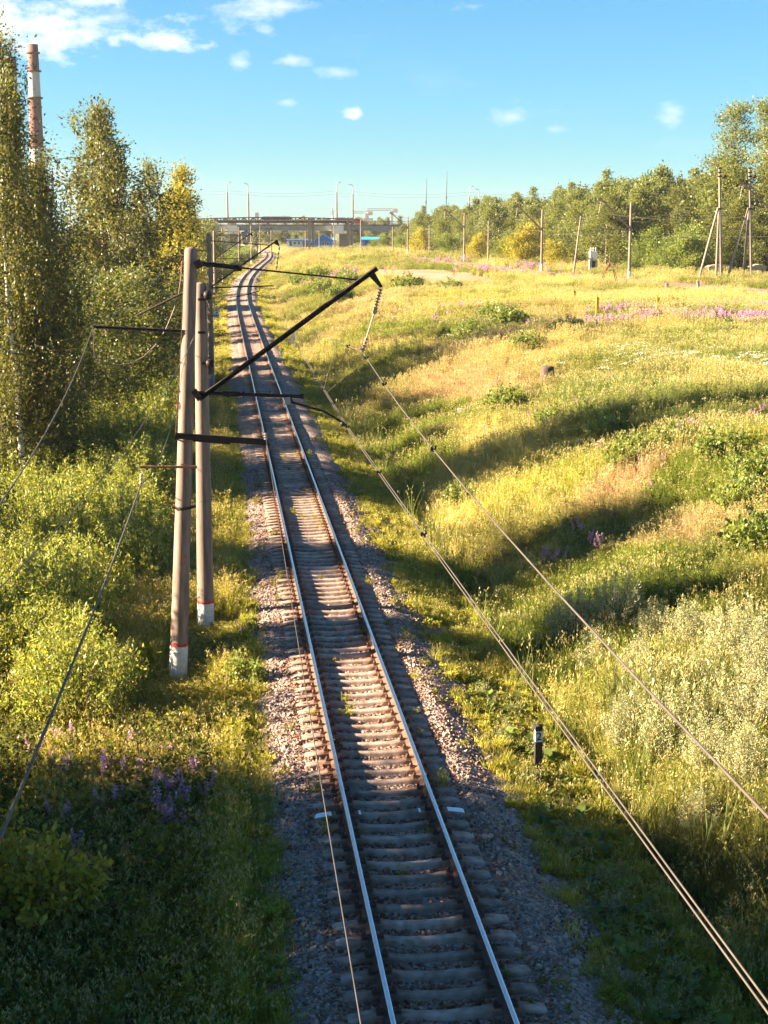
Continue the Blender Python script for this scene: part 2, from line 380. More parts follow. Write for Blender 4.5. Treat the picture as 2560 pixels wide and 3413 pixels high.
SS, YY = np.meshgrid(ss, ys); XX = SS + cx(np.clip(YY, -60, 900)); ZZ = tz(XX, np.clip(YY, -60, 1400))
ZZ = ZZ - .0 * ZZ
ny, ns = SS.shape
idx = np.arange(ny * ns).reshape(ny, ns)
F = np.stack([idx[:-1, :-1], idx[:-1, 1:], idx[1:, 1:], idx[1:, :-1]], -1).reshape(-1, 4)
me = quads('ground', np.stack([XX, YY, ZZ], -1), M['ground'], F=F, smooth=True)
at = me.attributes.new('dirt', 'FLOAT', 'POINT'); at.data.foreach_set('value', dirt_mask(XX, YY).ravel().astype(np.float32))
tag(link(bpy.data.objects.new('ground', me)), 'rough grassy ground rolling away on both sides of the railway', 'ground', kind='structure')

# ------------------------------------------------------------------ ballast beds
def strip(name, path, prof, m, label, noise=.03):
    """sweep a cross profile [(s,z)] along path [(x,y,z)]"""
    path = np.asarray(path, float); t = np.gradient(path[:, :2], axis=0); t /= np.linalg.norm(t, axis=1)[:, None]
    nx, nyy = t[:, 1], -t[:, 0]
    prof = np.asarray(prof, float); S = prof[:, 0]; Z = prof[:, 1]
    X = path[:, 0][:, None] + nx[:, None] * S; Y = path[:, 1][:, None] + nyy[:, None] * S; Zz = path[:, 2][:, None] + Z
    edge = np.clip(np.minimum(np.arange(len(S)), np.arange(len(S))[::-1]), 0, 1)
    Zz = Zz + edge * noise * (R0.random(Zz.shape) - .5) * 2
    X = X + (fbm(Y * .35, S * .9 + 3) - .5) * .5 * (np.abs(S) > 2.2)
    a, b = X.shape; i = np.arange(a * b).reshape(a, b)
    F = np.stack([i[:-1, :-1], i[:-1, 1:], i[1:, 1:], i[1:, :-1]], -1).reshape(-1, 4)
    me = quads(name, np.stack([X, Y, Zz], -1), m, F=F, smooth=True)
    return tag(link(bpy.data.objects.new(name, me)), label, 'ballast', kind='structure')
yb = np.concatenate([np.arange(-20, 70, .35), np.arange(70, 200, 1.), np.arange(200, 700, 3.)])
pth = np.stack([cx(yb), yb, np.zeros_like(yb)], -1)
ps = [-3.25, -3.0, -2.7, -2.4, -2.1, -1.8, -1.6, -1.3, -1., -.5, 0, .5, 1., 1.3, 1.6, 1.8, 2.1, 2.4, 2.7, 3.0, 3.3, 3.6]
def bz(s):
    return np.interp(abs(s), [0, 1.3, 1.75, 2.6, 3.2, 3.6], [-.30, -.255, -.27, -.60, -.84, -1.0])
strip('ballast_bed', pth, [(s, bz(s)) for s in ps], M['ballast'], 'pinkish grey ballast bed carrying the single track')

# second line to the right
def line2(t):  # t = 0 near (off right) .. 1 far
    p0 = np.array([56., 120.]); p1 = np.array([28.6, 198.]); p2 = np.array([-1., 368.]); p3 = np.array([-30., 560.])
    k = np.array([0, .22, .6, 1.0]); return np.stack([np.interp(t, k, [p0[0], p1[0], p2[0], p3[0]]), np.interp(t, k, [p0[1], p1[1], p2[1], p3[1]])], -1)
t2 = np.linspace(0, 1, 160); L2 = line2(t2)
for _ in range(12): L2[1:-1] = (L2[:-2] + 2 * L2[1:-1] + L2[2:]) / 4
z2 = tz(L2[:, 0], L2[:, 1]); z2 = np.convolve(np.pad(z2, 12, mode='edge'), np.ones(25) / 25, mode='valid') + .75
path2 = np.stack([L2, z2], -1) if False else np.concatenate([L2, z2[:, None]], 1)
strip('ballast_bed_of_second_line', path2, [(s, np.interp(abs(s), [0, 1.7, 3.6], [-.25, -.27, -1.3])) for s in (-3.6, -2.6, -1.7, -.8, 0, .8, 1.7, 2.6, 3.6)], M['ballast'], 'pale gravel bed of the second line crossing the meadow')

# ------------------------------------------------------------------ rails
RP = [(-.075, -.18), (.075, -.18), (.075, -.168), (.012, -.14), (.010, -.045), (.036, -.034), (.0375, -.012), (.030, 0), (-.030, 0), (-.0375, -.012), (-.036, -.034), (-.010, -.045), (-.012, -.14), (-.075, -.168)]
def rail(name, path, off, label, group):
    path = np.asarray(path, float); t = np.gradient(path[:, :2], axis=0); t /= np.linalg.norm(t, axis=1)[:, None]
    nx, nyy = t[:, 1], -t[:, 0]; S = np.array([p[0] for p in RP]) + off; Z = np.array([p[1] for p in RP])
    X = path[:, 0][:, None] + nx[:, None] * S; Y = path[:, 1][:, None] + nyy[:, None] * S; Zz = path[:, 2][:, None] + Z[None]
    a, b = X.shape; i = np.arange(a * b).reshape(a, b); j = np.roll(i, -1, axis=1)
    F = np.stack([i[:-1], j[:-1], j[1:], i[1:]], -1).reshape(-1, 4)
    mi = np.tile(np.array([1 if k in (6, 7, 8) else 0 for k in range(b)]), a - 1)
    me = quads(name, np.stack([X, Y, Zz], -1), [M['railside'], M['railtop']], F=F, mi=mi)
    return tag(link(bpy.data.objects.new(name, me)), label, 'rail', group)
yr = np.concatenate([np.arange(-20, 100, 4.), np.arange(100, 700, 4.)])
pr = np.stack([cx(yr), yr, np.zeros_like(yr)], -1)
rail('steel_rail', pr, -.7975, 'left steel rail of the near track, shiny top and rusty web', 'rails of the near track')
rail('steel_rail', pr, .7975, 'right steel rail of the near track, shiny top and rusty web', 'rails of the near track')
rail('steel_rail', path2, -.7975, 'rail of the second line on the side nearer the meadow', 'rails of the second line')
rail('steel_rail', path2, .7975, 'rail of the second line on the side nearer the woods', 'rails of the second line')

# ------------------------------------------------------------------ sleepers
def sleeper_shape(b, x0=0, y0=0, z0=0, ang=0):
    st = [(-1.35, .115, .125, -.235), (-1.28, .12, .13, -.215), (-.98, .115, .13, -.178), (-.62, .10, .125, -.175), (-.42, .085, .12, -.205), (0, .08, .115, -.222), (.42, .085, .12, -.205), (.62, .10, .125, -.175), (.98, .115, .13, -.178), (1.28, .12, .13, -.215), (1.35, .115, .125, -.235)]
    c, s = math.cos(ang), math.sin(ang); vs = []
    for x, wt, wb, zt in st:
        for y, z in ((-wb - .015, -.36), (-wt, zt - .02), (-wt + .02, zt), (wt - .02, zt), (wt, zt - .02), (wb + .015, -.36)):
            vs.append((x0 + x * c - y * s, y0 + x * s + y * c, z0 + z))
    n = 6; fs = [(i * n + k, (i + 1) * n + k, (i + 1) * n + k + 1, i * n + k + 1) for i in range(len(st) - 1) for k in range(n - 1)]
    fs += [tuple(range(n)), tuple(range(n * (len(st) - 1), n * len(st)))[::-1]]
    b.add(vs, fs)
def fast_shape(b, x):
    b.box((x, 0, -.172), (.34, .16, .012))
    for k in (-1, 1):
        b.bar((x + k * .14, 0, -.165), (x + k * .14, 0, -.115), .05)
        b.lathe([(.028, -.115), (.028, -.085), (.0, -.08)], (x + k * .14, 0, 0), 6)
        b.bar((x + k * .05, 0, -.150), (x + k * .16, 0, -.140), .09, .02)
bs_ = B(); sleeper_shape(bs_)
slp = bs_.build('concrete_sleeper', M['sleeper'])
SG = 'concrete sleepers under the near track'
tag(slp, 'worn grey concrete sleeper in ballast under the rails of the near track', 'sleeper', SG)
fa = [];
for x in (-.7975, .7975):
    b = B(); fast_shape(b, x); fa.append(b.build('rail_fastening', M['railside'], slp))
NS = 300; SP_ = .543; Y0 = 15.2
for i in range(NS):
    y = Y0 + i * SP_
    if i == 0: o = slp
    else:
        o = slp.copy(); COL.objects.link(o)
        if i < 120:
            for f_ in fa:
                c = f_.copy(); COL.objects.link(c); c.parent = o
    o.location = (float(cx(y)), y, float(R0.normal() * .004)); o.rotation_euler = (0, 0, -math.atan(float(cx(y + .5) - cx(y - .5))) + float(R0.normal() * .006))
    if i == 20:
        for a0, a1 in ((-1.352, -1.05), (1.05, 1.352), (-.56, -.52), (.52, .56)):
            zz = lambda x: np.interp(abs(x), [0, .42, .62, .98, 1.28, 1.35], [-.222, -.205, -.175, -.178, -.215, -.235]) + .004
            xsn = np.linspace(a0, a1, 5)
            pe = B(); vs = [(x, k * .1, float(zz(x))) for x in xsn for k in (-1, 1)]
            pe.add(vs, [(2 * j, 2 * j + 2, 2 * j + 3, 2 * j + 1) for j in range(4)]); pe.build('painted_mark', M['fresh_white'], o)
        o['label'] = 'concrete sleeper with white painted ends crossing below the signpost marked 2'
b = B()
for i in range(NS, 1180):
    y = Y0 + i * SP_; sleeper_shape(b, float(cx(y)), y, 0, -math.atan(float(cx(y + .5) - cx(y - .5))))
acc = 0
seg = np.linalg.norm(np.diff(L2, axis=0), axis=1); cum = np.concatenate([[0], np.cumsum(seg)])
for d in np.arange(0, cum[-1], .6):
    x = np.interp(d, cum, L2[:, 0]); y = np.interp(d, cum, L2[:, 1]); z = np.interp(d, cum, z2)
    x2 = np.interp(d + 1, cum, L2[:, 0]); y2 = np.interp(d + 1, cum, L2[:, 1])
    sleeper_shape(b, x, y, z, math.atan2(y2 - y, x2 - x + 1e-6) - math.pi / 2)
b.build('distant_sleepers', M['sleeper'], label='far concrete sleepers of both lines running to the bridge', cat='sleepers', kind='stuff')

# ------------------------------------------------------------------ near catenary pole with its brackets
def lerp(a, b, t): return a + (b - a) * t
def insul(b, a, c, r=.07, n=6, rod=.018):
    """string of ribbed insulators between two points"""
    a = Vector(a); c = Vector(c); pts = []; rs = []
    for i in range(n):
        for t, q in ((.05, .35), (.3, 1), (.55, .95), (.8, .35)): pts.append(lerp(a, c, (i + t) / n)); rs.append(r * q)
    b.tube([a] + pts + [c], [rod] + rs + [rod], 10)
def pole_shaft(name, bot, top, r0, r1, parent, m, cap=.06):
    b = B(); bot = Vector(bot); top = Vector(top); ax = (top - bot).normalized()
    n = 14; pts = [lerp(bot, top, i / n) for i in range(n + 1)]; rs = [r0 + (r1 - r0) * i / n for i in range(n + 1)]
    b.tube(pts + [top + ax * cap * .6, top + ax * cap], rs + [r1 * .8, r1 * .08], 28)
    return b.build(name, m, parent)
def sleeve(name, bot, top, r0, r1, za, zb, parent, m, grow=.004):
    bot = Vector(bot); top = Vector(top); b = B()
    f = lambda z: (z - bot.z) / (top.z - bot.z)
    ta, tb = f(za), f(zb)
    b.tube([lerp(bot, top, ta), lerp(bot, top, tb)], [lerp(r0, r1, ta) + grow, lerp(r0, r1, tb) + grow], 28, caps=False)
    return b.build(name, m, parent)
D1 = 36.4
top1 = P(637, 832, D1); low1 = P(594, 2245, D1)
g1 = tz1(low1.x, D1) - .3; bot1 = low1 + (low1 - top1) * ((low1.z - g1) / (top1.z - low1.z))
def rel(o, root): o.parent = root; return o
# all parts are built in world space under an Empty at the pole's base
def root_at(name, p, label, cat, group=None):
    e = empty(name, p, 0, label, cat, group); e['_o'] = 1; return e
def fix(root):
    """parts were built in world space: move their meshes into the root's space"""
    del root['_o']
    mi = Matrix.Translation(-root.location)
    for c in root.children_recursive:
        if c.data is not None and not c.data.get('_f'):
            c.data.transform(mi); c.data['_f'] = 1
    for c in root.children_recursive:
        if c.data is not None and '_f' in c.data: del c.data['_f']
PG = 'concrete catenary poles left of the near track'
r = root_at('catenary_pole', bot1, 'tallest nearest concrete pole with white base, carrying the long slanted bracket', 'catenary pole', PG)
pole_shaft('shaft', bot1, top1, .222, .150, r, M['concrete'])
zr = P(585, 2150, D1).z
sleeve('white_base', bot1, top1, .222, .150, bot1.z + .05, zr, r, M['white'])
sleeve('red_band', bot1, top1, .222, .150, zr, zr + .075, r, M['red'], .006)
b = B(); jd = 36.22
b.channel(P(662, 1329, jd), P(1256, 892, 36.75), .06, .105, up=(0, -.3, 1)); 
q0, q1 = P(662, 1329, jd), P(1256, 892, 36.75)
b.bar(P(645, 1300, 36.15), P(668, 1332, 36.15), .18, .12)
jb = b.build('slanted_bracket', M['steel'], r)
b = B()
for i in range(16):
    q = lerp(q0, q1, (i + 5) / 22) + Vector((0, -.02, .0)); b.lathe([(.014, -.012), (.014, .004), (0, .006)], q, 6, Matrix.Rotation(rad(90), 4, 'X'))
b.build('bolt_heads', M['wire'], jb)
b = B(); b.prism([P(1228, 919, 36.7), P(1248, 906, 36.7), P(1276, 955, 36.7), P(1268, 960, 36.7)], (0, .03, 0)); b.build('hanger_plate', M['steel'], r)
b = B(); insul(b, P(1270, 962, 36.7), P(1251, 1032, 36.7), .055, 7); b.tube([P(1252, 1028, 36.7), P(1247, 1046, 36.7)], .05, 8); b.bar(P(1243, 1036, 36.7), P(1258, 1040, 36.7), .04)
b.tube([P(1248, 1040, 36.7), P(1220, 1130, 36.7)], [.018, .014], 6); insul(b, P(1221, 1126, 36.7), P(1209, 1172, 36.6), .05, 4)
b.build('insulator_string', M['porcelain'], r)
b = B(); b.tube([P(664, 878, 36.3), P(797, 892, 36.45)], .055, 8); b.tube([P(797, 892, 36.45), P(1196, 933, 36.75)], .022, 6)
b.tube([P(790, 891, 36.45), P(806, 893, 36.45)], .085, 8); b.tube([P(1183, 931, 36.75), P(1200, 934, 36.75)], .035, 6); b.bar(P(655, 868, 36.2), P(668, 892, 36.2), .16)
b.build('stay_rod', M['steel'], r)
b = B(); b.tube([P(655, 1309, 36.2), P(1012, 1322, 36.5)], .042, 8); b.tube([P(742, 1312, 36.25), P(800, 1314, 36.3)], .062, 8); b.tube([P(1000, 1320, 36.5), P(1013, 1322, 36.5)], .06, 8)
for u in (760, 812, 900): b.tube([P(u - 3, 1314, 36.3), P(u + 3, 1314, 36.3)], .07, 8)
rb_ = b.build('registration_beam', M['steel'], r)
b = B(); b.bar(P(958, 1324, 36.4), P(959, 1348, 36.4), .13, .03); b.build('hanging_plate', M['old_concrete'], rb_)
b = B(); b.tube([P(970, 1322, 36.45), P(971, 1340, 36.45), P(1079, 1371, 36.6), P(1120, 1394, 36.7), P(1154, 1417, 36.75)], [.03, .03, .028, .028, .03], 8); b.lathe([(.0, -.06), (.06, -.05), (.06, .05), (0, .06)], P(1142, 1414, 36.7), 8)
b.build('registration_arm', M['steel'], rb_)
b = B(); b.bar(P(584, 1452, 36.08), P(890, 1474, 36.3), .06, .145); b.bar(P(584, 1456, 36.62), P(768, 1471, 36.72), .06, .145)
for u in (588, 655): b.bar(P(u, 1462, 36.05), P(u, 1466, 36.7), .03)
b.bar(P(886, 1462, 36.3), P(895, 1484, 36.3), .06); fb_ = b.build('feeder_beam', M['steel'], r)
b = B(); insul(b, P(886, 1466, 36.3), P(884, 1441, 36.3), .06, 3); b.build('insulator', M['old_concrete'], fb_)
b = B(); b.bar(P(465, 1557, 36.1), P(657, 1556, 36.1), .045, .055); b.bar(P(640, 1554, 36.1), P(640, 1566, 36.1), .03); b.bar(P(603, 1548, 36.1), P(622, 1550, 36.1), .03)
lb_ = b.build('small_crossbar', M['rust'], r)
b = B(); b.tube([P(473, 1559, 36.1), P(473, 1580, 36.1)], .012, 6); insul(b, P(472, 1578, 36.1), P(469, 1618, 36.1), .045, 3); b.build('insulator', M['porcelain'], lb_)
b = B()
q = lerp(bot1, top1, (P(610, 1690, D1).z - bot1.z) / (top1.z - bot1.z)); rr = .205
b.lathe([(rr - .01, -.03), (rr + .012, -.03), (rr + .012, .03), (rr - .01, .03)], q, 24)
for a_ in (-2.6, -.3, .1): b.bar(q + Vector((math.cos(a_) * rr, math.sin(a_) * rr, 0)), q + Vector((math.cos(a_) * (rr + .1), math.sin(a_) * (rr + .1), .02)), .05)
b.bar(q + Vector((-.27, -.1, .06)), q + Vector((.02, -.24, -.06)), .05, .03); b.build('clamp_collar', M['steel'], r)
b = B(); b.channel(P(309, 1089, 36.5), P(615, 1104, 36.3), .06, .07); lb2 = b.build('side_beam', M['steel'], r)
b = B(); b.tube([P(456, 1052, 36.5), P(613, 974, 36.35)], .025, 6); b.build('side_stay', M['steel'], r)
b = B(); b.tube([P(590, 852, 36.4), P(614, 853, 36.4)], .018, 6); insul(b, P(606, 908, 36.4), P(609, 872, 36.4), .04, 3); b.tube([P(609, 872, 36.4), P(613, 862, 36.4)], .012, 6)
b.bar(P(586, 1304, 36.3), P(606, 1304, 36.3), .025); b.bar(P(584, 1343, 36.3), P(604, 1343, 36.3), .03); b.tube([P(593, 1345, 36.3), P(592, 1362, 36.3)], .03, 6)
b.tube([P(614, 870, 36.2), P(606, 1100, 36.2), P(592, 1340, 36.15), P(585, 1450, 36.1)], .010, 5)
b.build('side_fittings', M['rust'], r)
# faint painted number on the shaft
def text_mesh(txt, size, name, m, parent, loc, rot, th=.002):
    cu = bpy.data.curves.new(name, 'FONT'); cu.body = txt; cu.size = size; cu.align_x = 'CENTER'; cu.align_y = 'CENTER'; cu.extrude = th; cu.resolution_u = 4; cu.offset = size * .012; cu.space_line = .85
    o = bpy.data.objects.new(name, cu); COL.objects.link(o)
    dg = bpy.context.evaluated_depsgraph_get(); me = bpy.data.meshes.new_from_object(o.evaluated_get(dg)); bpy.data.objects.remove(o)
    me.transform(Matrix.LocRotScale(Vector(loc), rot.to_quaternion() if hasattr(rot, 'to_quaternion') else None, None))
    me.materials.clear(); me.materials.append(m)
    o = bpy.data.objects.new(name, me); link(o, parent); return o
from mathutils import Euler
q = lerp(bot1, top1, (P(610, 1862, D1).z - bot1.z) / (top1.z - bot1.z)) + Vector((.05, -.215, 0))
text_mesh('17\n31', .15, 'pole_number', M['rust'], r, q, Euler((rad(90), 0, rad(14))))
fix(r)
# second shaft behind it
D2 = 41.2
top2 = P(668, 948, D2); low2 = P(686, 2080, D2); g2 = tz1(low2.x, D2) - .3; bot2 = low2 + (low2 - top2) * ((low2.z - g2) / (top2.z - low2.z))
r = root_at('catenary_pole', bot2, 'bare concrete pole right behind the tallest pole, white base with red band', 'catenary pole', PG)
pole_shaft('shaft', bot2, top2, .235, .160, r, M['concrete'])
zr = P(700, 2008, D2).z
sleeve('white_base', bot2, top2, .235, .160, bot2.z + .05, zr, r, M['white']); sleeve('red_band', bot2, top2, .235, .160, zr, zr + .08, r, M['red'], .006)
for u, v in ((692, 984), (700, 1211)):
    b = B(); b.bar(P(672, v, D2 - .15), P(690, v, D2 - .15), .06); b.lathe([(0, -.11), (.10, -.09), (.13, 0), (.10, .09), (0, .11)], P(u, v, D2 - .15), 12, Matrix.Rotation(rad(90), 4, 'Y')); b.build('round_insulator', M['steel'], r)
b = B()
for v in (998, 1108): b.bar(P(660, v, D2 - .2), P(685, v, D2 - .2), .05, .06)
b.tube([P(685, 955, D2 - .1), P(684, 1060, D2 - .1), P(680, 1085, D2 - .1)], .012, 5)
b.build('steel_bands', M['steel'], r)
b = B(); q = lerp(bot2, top2, .40); b.lathe([(.206, -.012), (.213, 0), (.206, .012)], q, 24); b.build('wire_band', M['wire'], r)
fix(r)

# generic pole (local space: x towards its track, z up)
def far_pole(name, x, y, z, rz, H, label, group, white=1.0, jib=(6.9, 4.6, 10.0), reg=True, r0=.21, r1=.15, tie=True, mats=None, reach=3.7):
    jw = (.14, .2) if reach < 0 else (.07, .10)
    r = empty(name, (x, y, z), rz, label, 'catenary pole', group); b0 = Vector((0, 0, -.3)); t0 = Vector((0, 0, H))
    pole_shaft('shaft', b0, t0, r0, r1, r, M['concrete'])
    if white: sleeve('white_base', b0, t0, r0, r1, -.2, white, r, M['white'], .006)
    if jib:
        b = B(); b.bar((.1, -.2, jib[0]), (jib[1], 0, jib[2]), *jw); b.prism([(jib[1] - .3, 0, jib[2] - .2), (jib[1], 0, jib[2]), (jib[1] + .15, 0, jib[2] - .45)], (0, .03, 0)); b.build('slanted_bracket', M['steel'], r)
        b = B(); insul(b, (jib[1] + .12, 0, jib[2] - .45), (jib[1] - .1, 0, jib[2] - 2.0), .06, 5); b.build('insulator_string', M['porcelain'], r)
        if tie: b = B(); b.tube([(.1, -.1, H - .45), (jib[1] - .5, 0, jib[2] - .35)], .03, 6); b.build('stay_rod', M['steel'], r)
    if reg:
        b = B(); b.tube([(.1, -.2, 6.85), (reach + .6, 0, 6.95)], .045, 6); b.tube([(reach - .3, 0, 6.9), (reach - .4, 0, 6.6), (reach - 1.3, 0, 6.35), (reach - 1.9, 0, 6.25)], .03, 6); b.build('registration_beam', M['steel'], r)
    return r
def at(u, v, d): p = P(u, v, d); return p.x, d, tz1(p.x, d)
x, y, z = at(706, 1288, 104)
r = far_pole('catenary_pole', x, y, z, .105, 10.4, 'next concrete pole down the track with white base and a small white plate', PG, 1.0, (5.9, 4.9, 9.5), white and True if False else True) if False else far_pole('catenary_pole', x, y, z, .105, 10.4, 'next concrete pole down the track with white base and a small white plate', PG, 1.0)
b = B(); b.box((.42, -.2, 5.15), (.3, .02, .62)); pl_ = b.build('number_plate', M['white'], r)
b = B()
for k in range(3): b.box((.40 + .04 * (k % 2), -.213, 5.35 - k * .17), (.10, .004, .09))
b.build('plate_marks', M['tar'], pl_)
b = B(); b.bar((-1.4, 0, 9.3), (-.1, 0, 10.0), .05); b.bar((-1.9, 0, 9.3), (0, 0, 9.3), .05, .06); b.tube([(-.9, 0, 9.25), (-.95, 0, 8.0)], .03, 6); b.bar((-.7, -.2, 4.95), (.6, -.2, 4.98), .05); b.bar((-.7, -.2, 6.1), (.3, -.2, 6.1), .05)
b.build('side_bars', M['rust'], r)
for (u, v, d, H, lab, w) in [
    (716, 905, 190, 10.2, 'fourth pole of the left row, peeking out from behind the plate pole', 1.0),
    (744, 931, 292, 10.2, 'slim pole of the left row with a bluish white foot among green bushes', 1.6),
    (797, 862, 372, 10.4, 'far pole of the left row before the bridge, standing in a bush', 0),
    (838, 858, 432, 10.6, 'far pole of the left row standing beside the track bend', 1.0),
    (858, 850, 500, 10.8, 'far pole of the left row just before the bridge, nearer of a close pair', 1.0),
    (868, 848, 522, 10.5, 'far pole of the left row just before the bridge, farther of a close pair', 0)]:
    x, y, z = at(u, v, d)
    far_pole('catenary_pole', x, y, z, .06, H, lab, PG, w)
# a pole with a bracket on the right hand side of the far bend
x, y, z = at(905, 838, 560)
far_pole('catenary_pole', x, y, z, 0, 8.6, 'dark far pole with a bracket at the bend right under the bridge', PG, 0, (5.5, -3.0, 4.3), False, .25, .2, False)
for u, vt, vb, d, lab in [(1019, 770, 838, 600, 'thin grey post behind the truss column under the bridge'), (1065, 769, 837, 590, 'thin dark post in front of the blue gabled house'), (1115, 752, 837, 560, 'pale post in front of the right bridge pier'), (1105, 780, 818, 640, 'slanting post between the blue house and the pier')]:
    p = P(u, vt, d); q = P(u, vb, d); q.z = tz1(q.x, d)
    r = empty('trackside_post', q, 0, lab, 'post'); b = B(); b.tube([(0, 0, -.3), (0, 0, p.z - q.z)], [.24, .2], 10); b.build('shaft', M['concrete'], r)
    b = B(); b.bar((-1.0, 0, p.z - q.z - .5), (1.0, 0, p.z - q.z - .5), .12); b.build('crossarm', M['steel'], r)

# right line poles
RG = 'concrete catenary poles of the second line across the meadow'
for (u, vb, d, H, lab, jb) in [
    (2096, 948, 198, 10.2, 'concrete pole with white base nearest the A shaped poles on the second line', (6.9, -4.0, 10.9)),
    (1804, 921, 237, 9.9, 'concrete pole with white base beside the bright yellow tree', (6.7, -4.0, 10.6)),
    (1547, 883, 303, 9.9, 'concrete pole with white base in the middle of the second line', (6.7, -4.0, 10.4)),
    (1359, 866, 360, 9.8, 'concrete pole with white base where the woods begin', (6.4, -4.2, 10.2)),
    (1203, 846, 455, 9.8, 'concrete pole with white base right of the truss columns', None)]:
    p = P(u, vb, d); z = p.z if d < 320 else tz1(p.x, d)
    z = max(z, tz1(p.x, d))
    far_pole('catenary_pole', p.x, d, tz1(p.x, d), -.3, p.z - tz1(p.x, d) + H, lab, RG, 1.7 + max(0, p.z - tz1(p.x, d)), jb, jb is not None, .2, .15, True, None, -3.7)
p = P(2640, 965, 172); z = tz1(p.x, 172)
far_pole('catenary_pole', p.x, 172, z, -.3, 10.5, 'concrete pole at the right edge whose slanted bracket reaches over the meadow', RG, 1.0, (6.6, -6.0, 12.3), True, .2, .15, True, None, -4.2)

# telegraph poles
TG = 'wooden telegraph poles along the woods'
def telegraph(u, vt, vb, d, lab, lean=0):
    p = P(u, vb, d); z = tz1(p.x, d); H = P(u, vt, d).z - z
    r = empty('telegraph_pole', (p.x, d, z), 0, lab, 'telegraph pole', TG)
    b = B(); b.tube([(-lean * H, 0, -.3), (0, 0, H)], [.16, .11], 10); b.build('pole', M['wood'], r)
    for k in range(2):
        b = B(); zc = H - .5 - k * 1.6; xo = -lean * H * (1 - zc / H); b.bar((xo - .8, 0, zc), (xo + .8, 0, zc), .09, .1)
        for xx in (-.7, -.35, .35, .7): b.tube([(xo + xx, 0, zc), (xo + xx, 0, zc + .22)], .045, 6)
        b.build('crossarm', M['wood'], r)
    return r
telegraph(1309, 756, 858, 390, 'telegraph pole at the far left end of the woods')
telegraph(1431, 750, 867, 345, 'telegraph pole between the second and third pole of the second line')
telegraph(1627, 736, 877, 285, 'telegraph pole before the dark gap left of the bright yellow tree')
telegraph(1932, 720, 905, 225, 'leaning telegraph pole just left of the white transformer', .11)
telegraph(2019, 716, 893, 245, 'telegraph pole just right of the white transformer')
telegraph(1880, 728, 880, 300, 'telegraph pole mostly hidden in the trees behind the leaning one')
# A-frame poles
AG = 'braced high voltage poles at the edge of the woods'
for (u, vt, vb, us, uk, lab) in [(2400, 556, 944, 2325, 2386, 'left tall braced timber pole with a long slanting strut, set before the woods'), (2500, 560, 944, 2420, 2476, 'right tall braced timber pole with a long slanting strut, set before the big poplars')]:
    d = 205; q = P(u, vb, d); t = P(u, vt, d); z = tz1(q.x, d)
    r = empty('braced_pole', (q.x, d, z), 0, lab, 'power pole', AG); o = Vector((q.x, d, z)); w = lambda u_, v_, dd=0: P(u_, v_, d + dd) - o
    b = B(); b.tube([(.15, 0, -.4), w(u - 2, vt)], [.24, .13], 12); b.build('pole', M['wood'], r)
    k = w(us, vb); k.z = -.3; b = B(); b.tube([k, w(u - 6, 692)], [.17, .15], 10); b.build('strut', M['wood'], r)
    k = w(uk, vb, 2); k.z = -.3; b = B(); b.tube([k, w(u - 3, 694, .4)], [.17, .15], 10); b.build('strut', M['wood'], r)
    b = B()
    for vv, dx in ((575, 8), (560, 6), (588, 14), (695, 5)): b.bar(w(u - 6, vv, -.15), w(u + dx, vv, -.15), .14, .16)
    b.lathe([(0, -.2), (.25, -.15), (.25, .15), (0, .2)], w(u + 14, 588, -.2), 10, Matrix.Rotation(rad(90), 4, 'X'))
    b.build('pole_fittings', M['steel'], r)

# ------------------------------------------------------------------ wires
def wire(name, pts, rad_, m, label, group, sag=0, n=10, sup=None):
    out = []
    for i in range(len(pts) - 1):
        a, c = Vector(pts[i]), Vector(pts[i + 1]); sg = sag[i] if hasattr(sag, '__len__') else sag
        for k in range(n):
            t = k / n; q = lerp(a, c, t); q.z -= sg * 4 * t * (1 - t); out.append(q)
    out.append(Vector(pts[-1]))
    b = B(); b.tube(out, rad_, 6); o = b.build(name, m); return tag(o, label, 'wire', group)
WG = 'overhead wires along the near track'
def trk(y, off=0, z=0): return Vector((float(cx(y)) + off, y, z))
c1 = P(1153, 1417, 36.75); cst = trk(3.0, .15, 5.95)
ys_sup = [(104, .5), (190, -.3), (292, .3), (372, 0), (432, 0), (500, 0), (560, 0)]
for k, sd in enumerate((-.022, .022)):
    pts = [cst + Vector((sd, 0, 0)), c1 + Vector((sd, 0, 0))] + [trk(y, .6 * o_ + sd, 5.65) for y, o_ in ys_sup]
    wire('contact_wire', pts, .0075, M['wire'], 'left strand of the twin lower wire hanging over the near track' if k == 0 else 'right strand of the twin lower wire hanging over the near track', WG, .05)
m1 = P(1208, 1172, 36.6); p8 = P(2560, 2723, 8.0); m0 = p8 + (p8 - m1) * .25; m0.z = p8.z + .3
mp = [m0, p8, m1] + [trk(y, .6 * o_ + .2, 7.3) for y, o_ in ys_sup]
wire('carrier_wire', mp, .010, M['wire'], 'upper thick wire from the insulator string down to the right edge of the view', WG, [0, .25, .9, 1., 1.2, 1., .8, .8, .7])
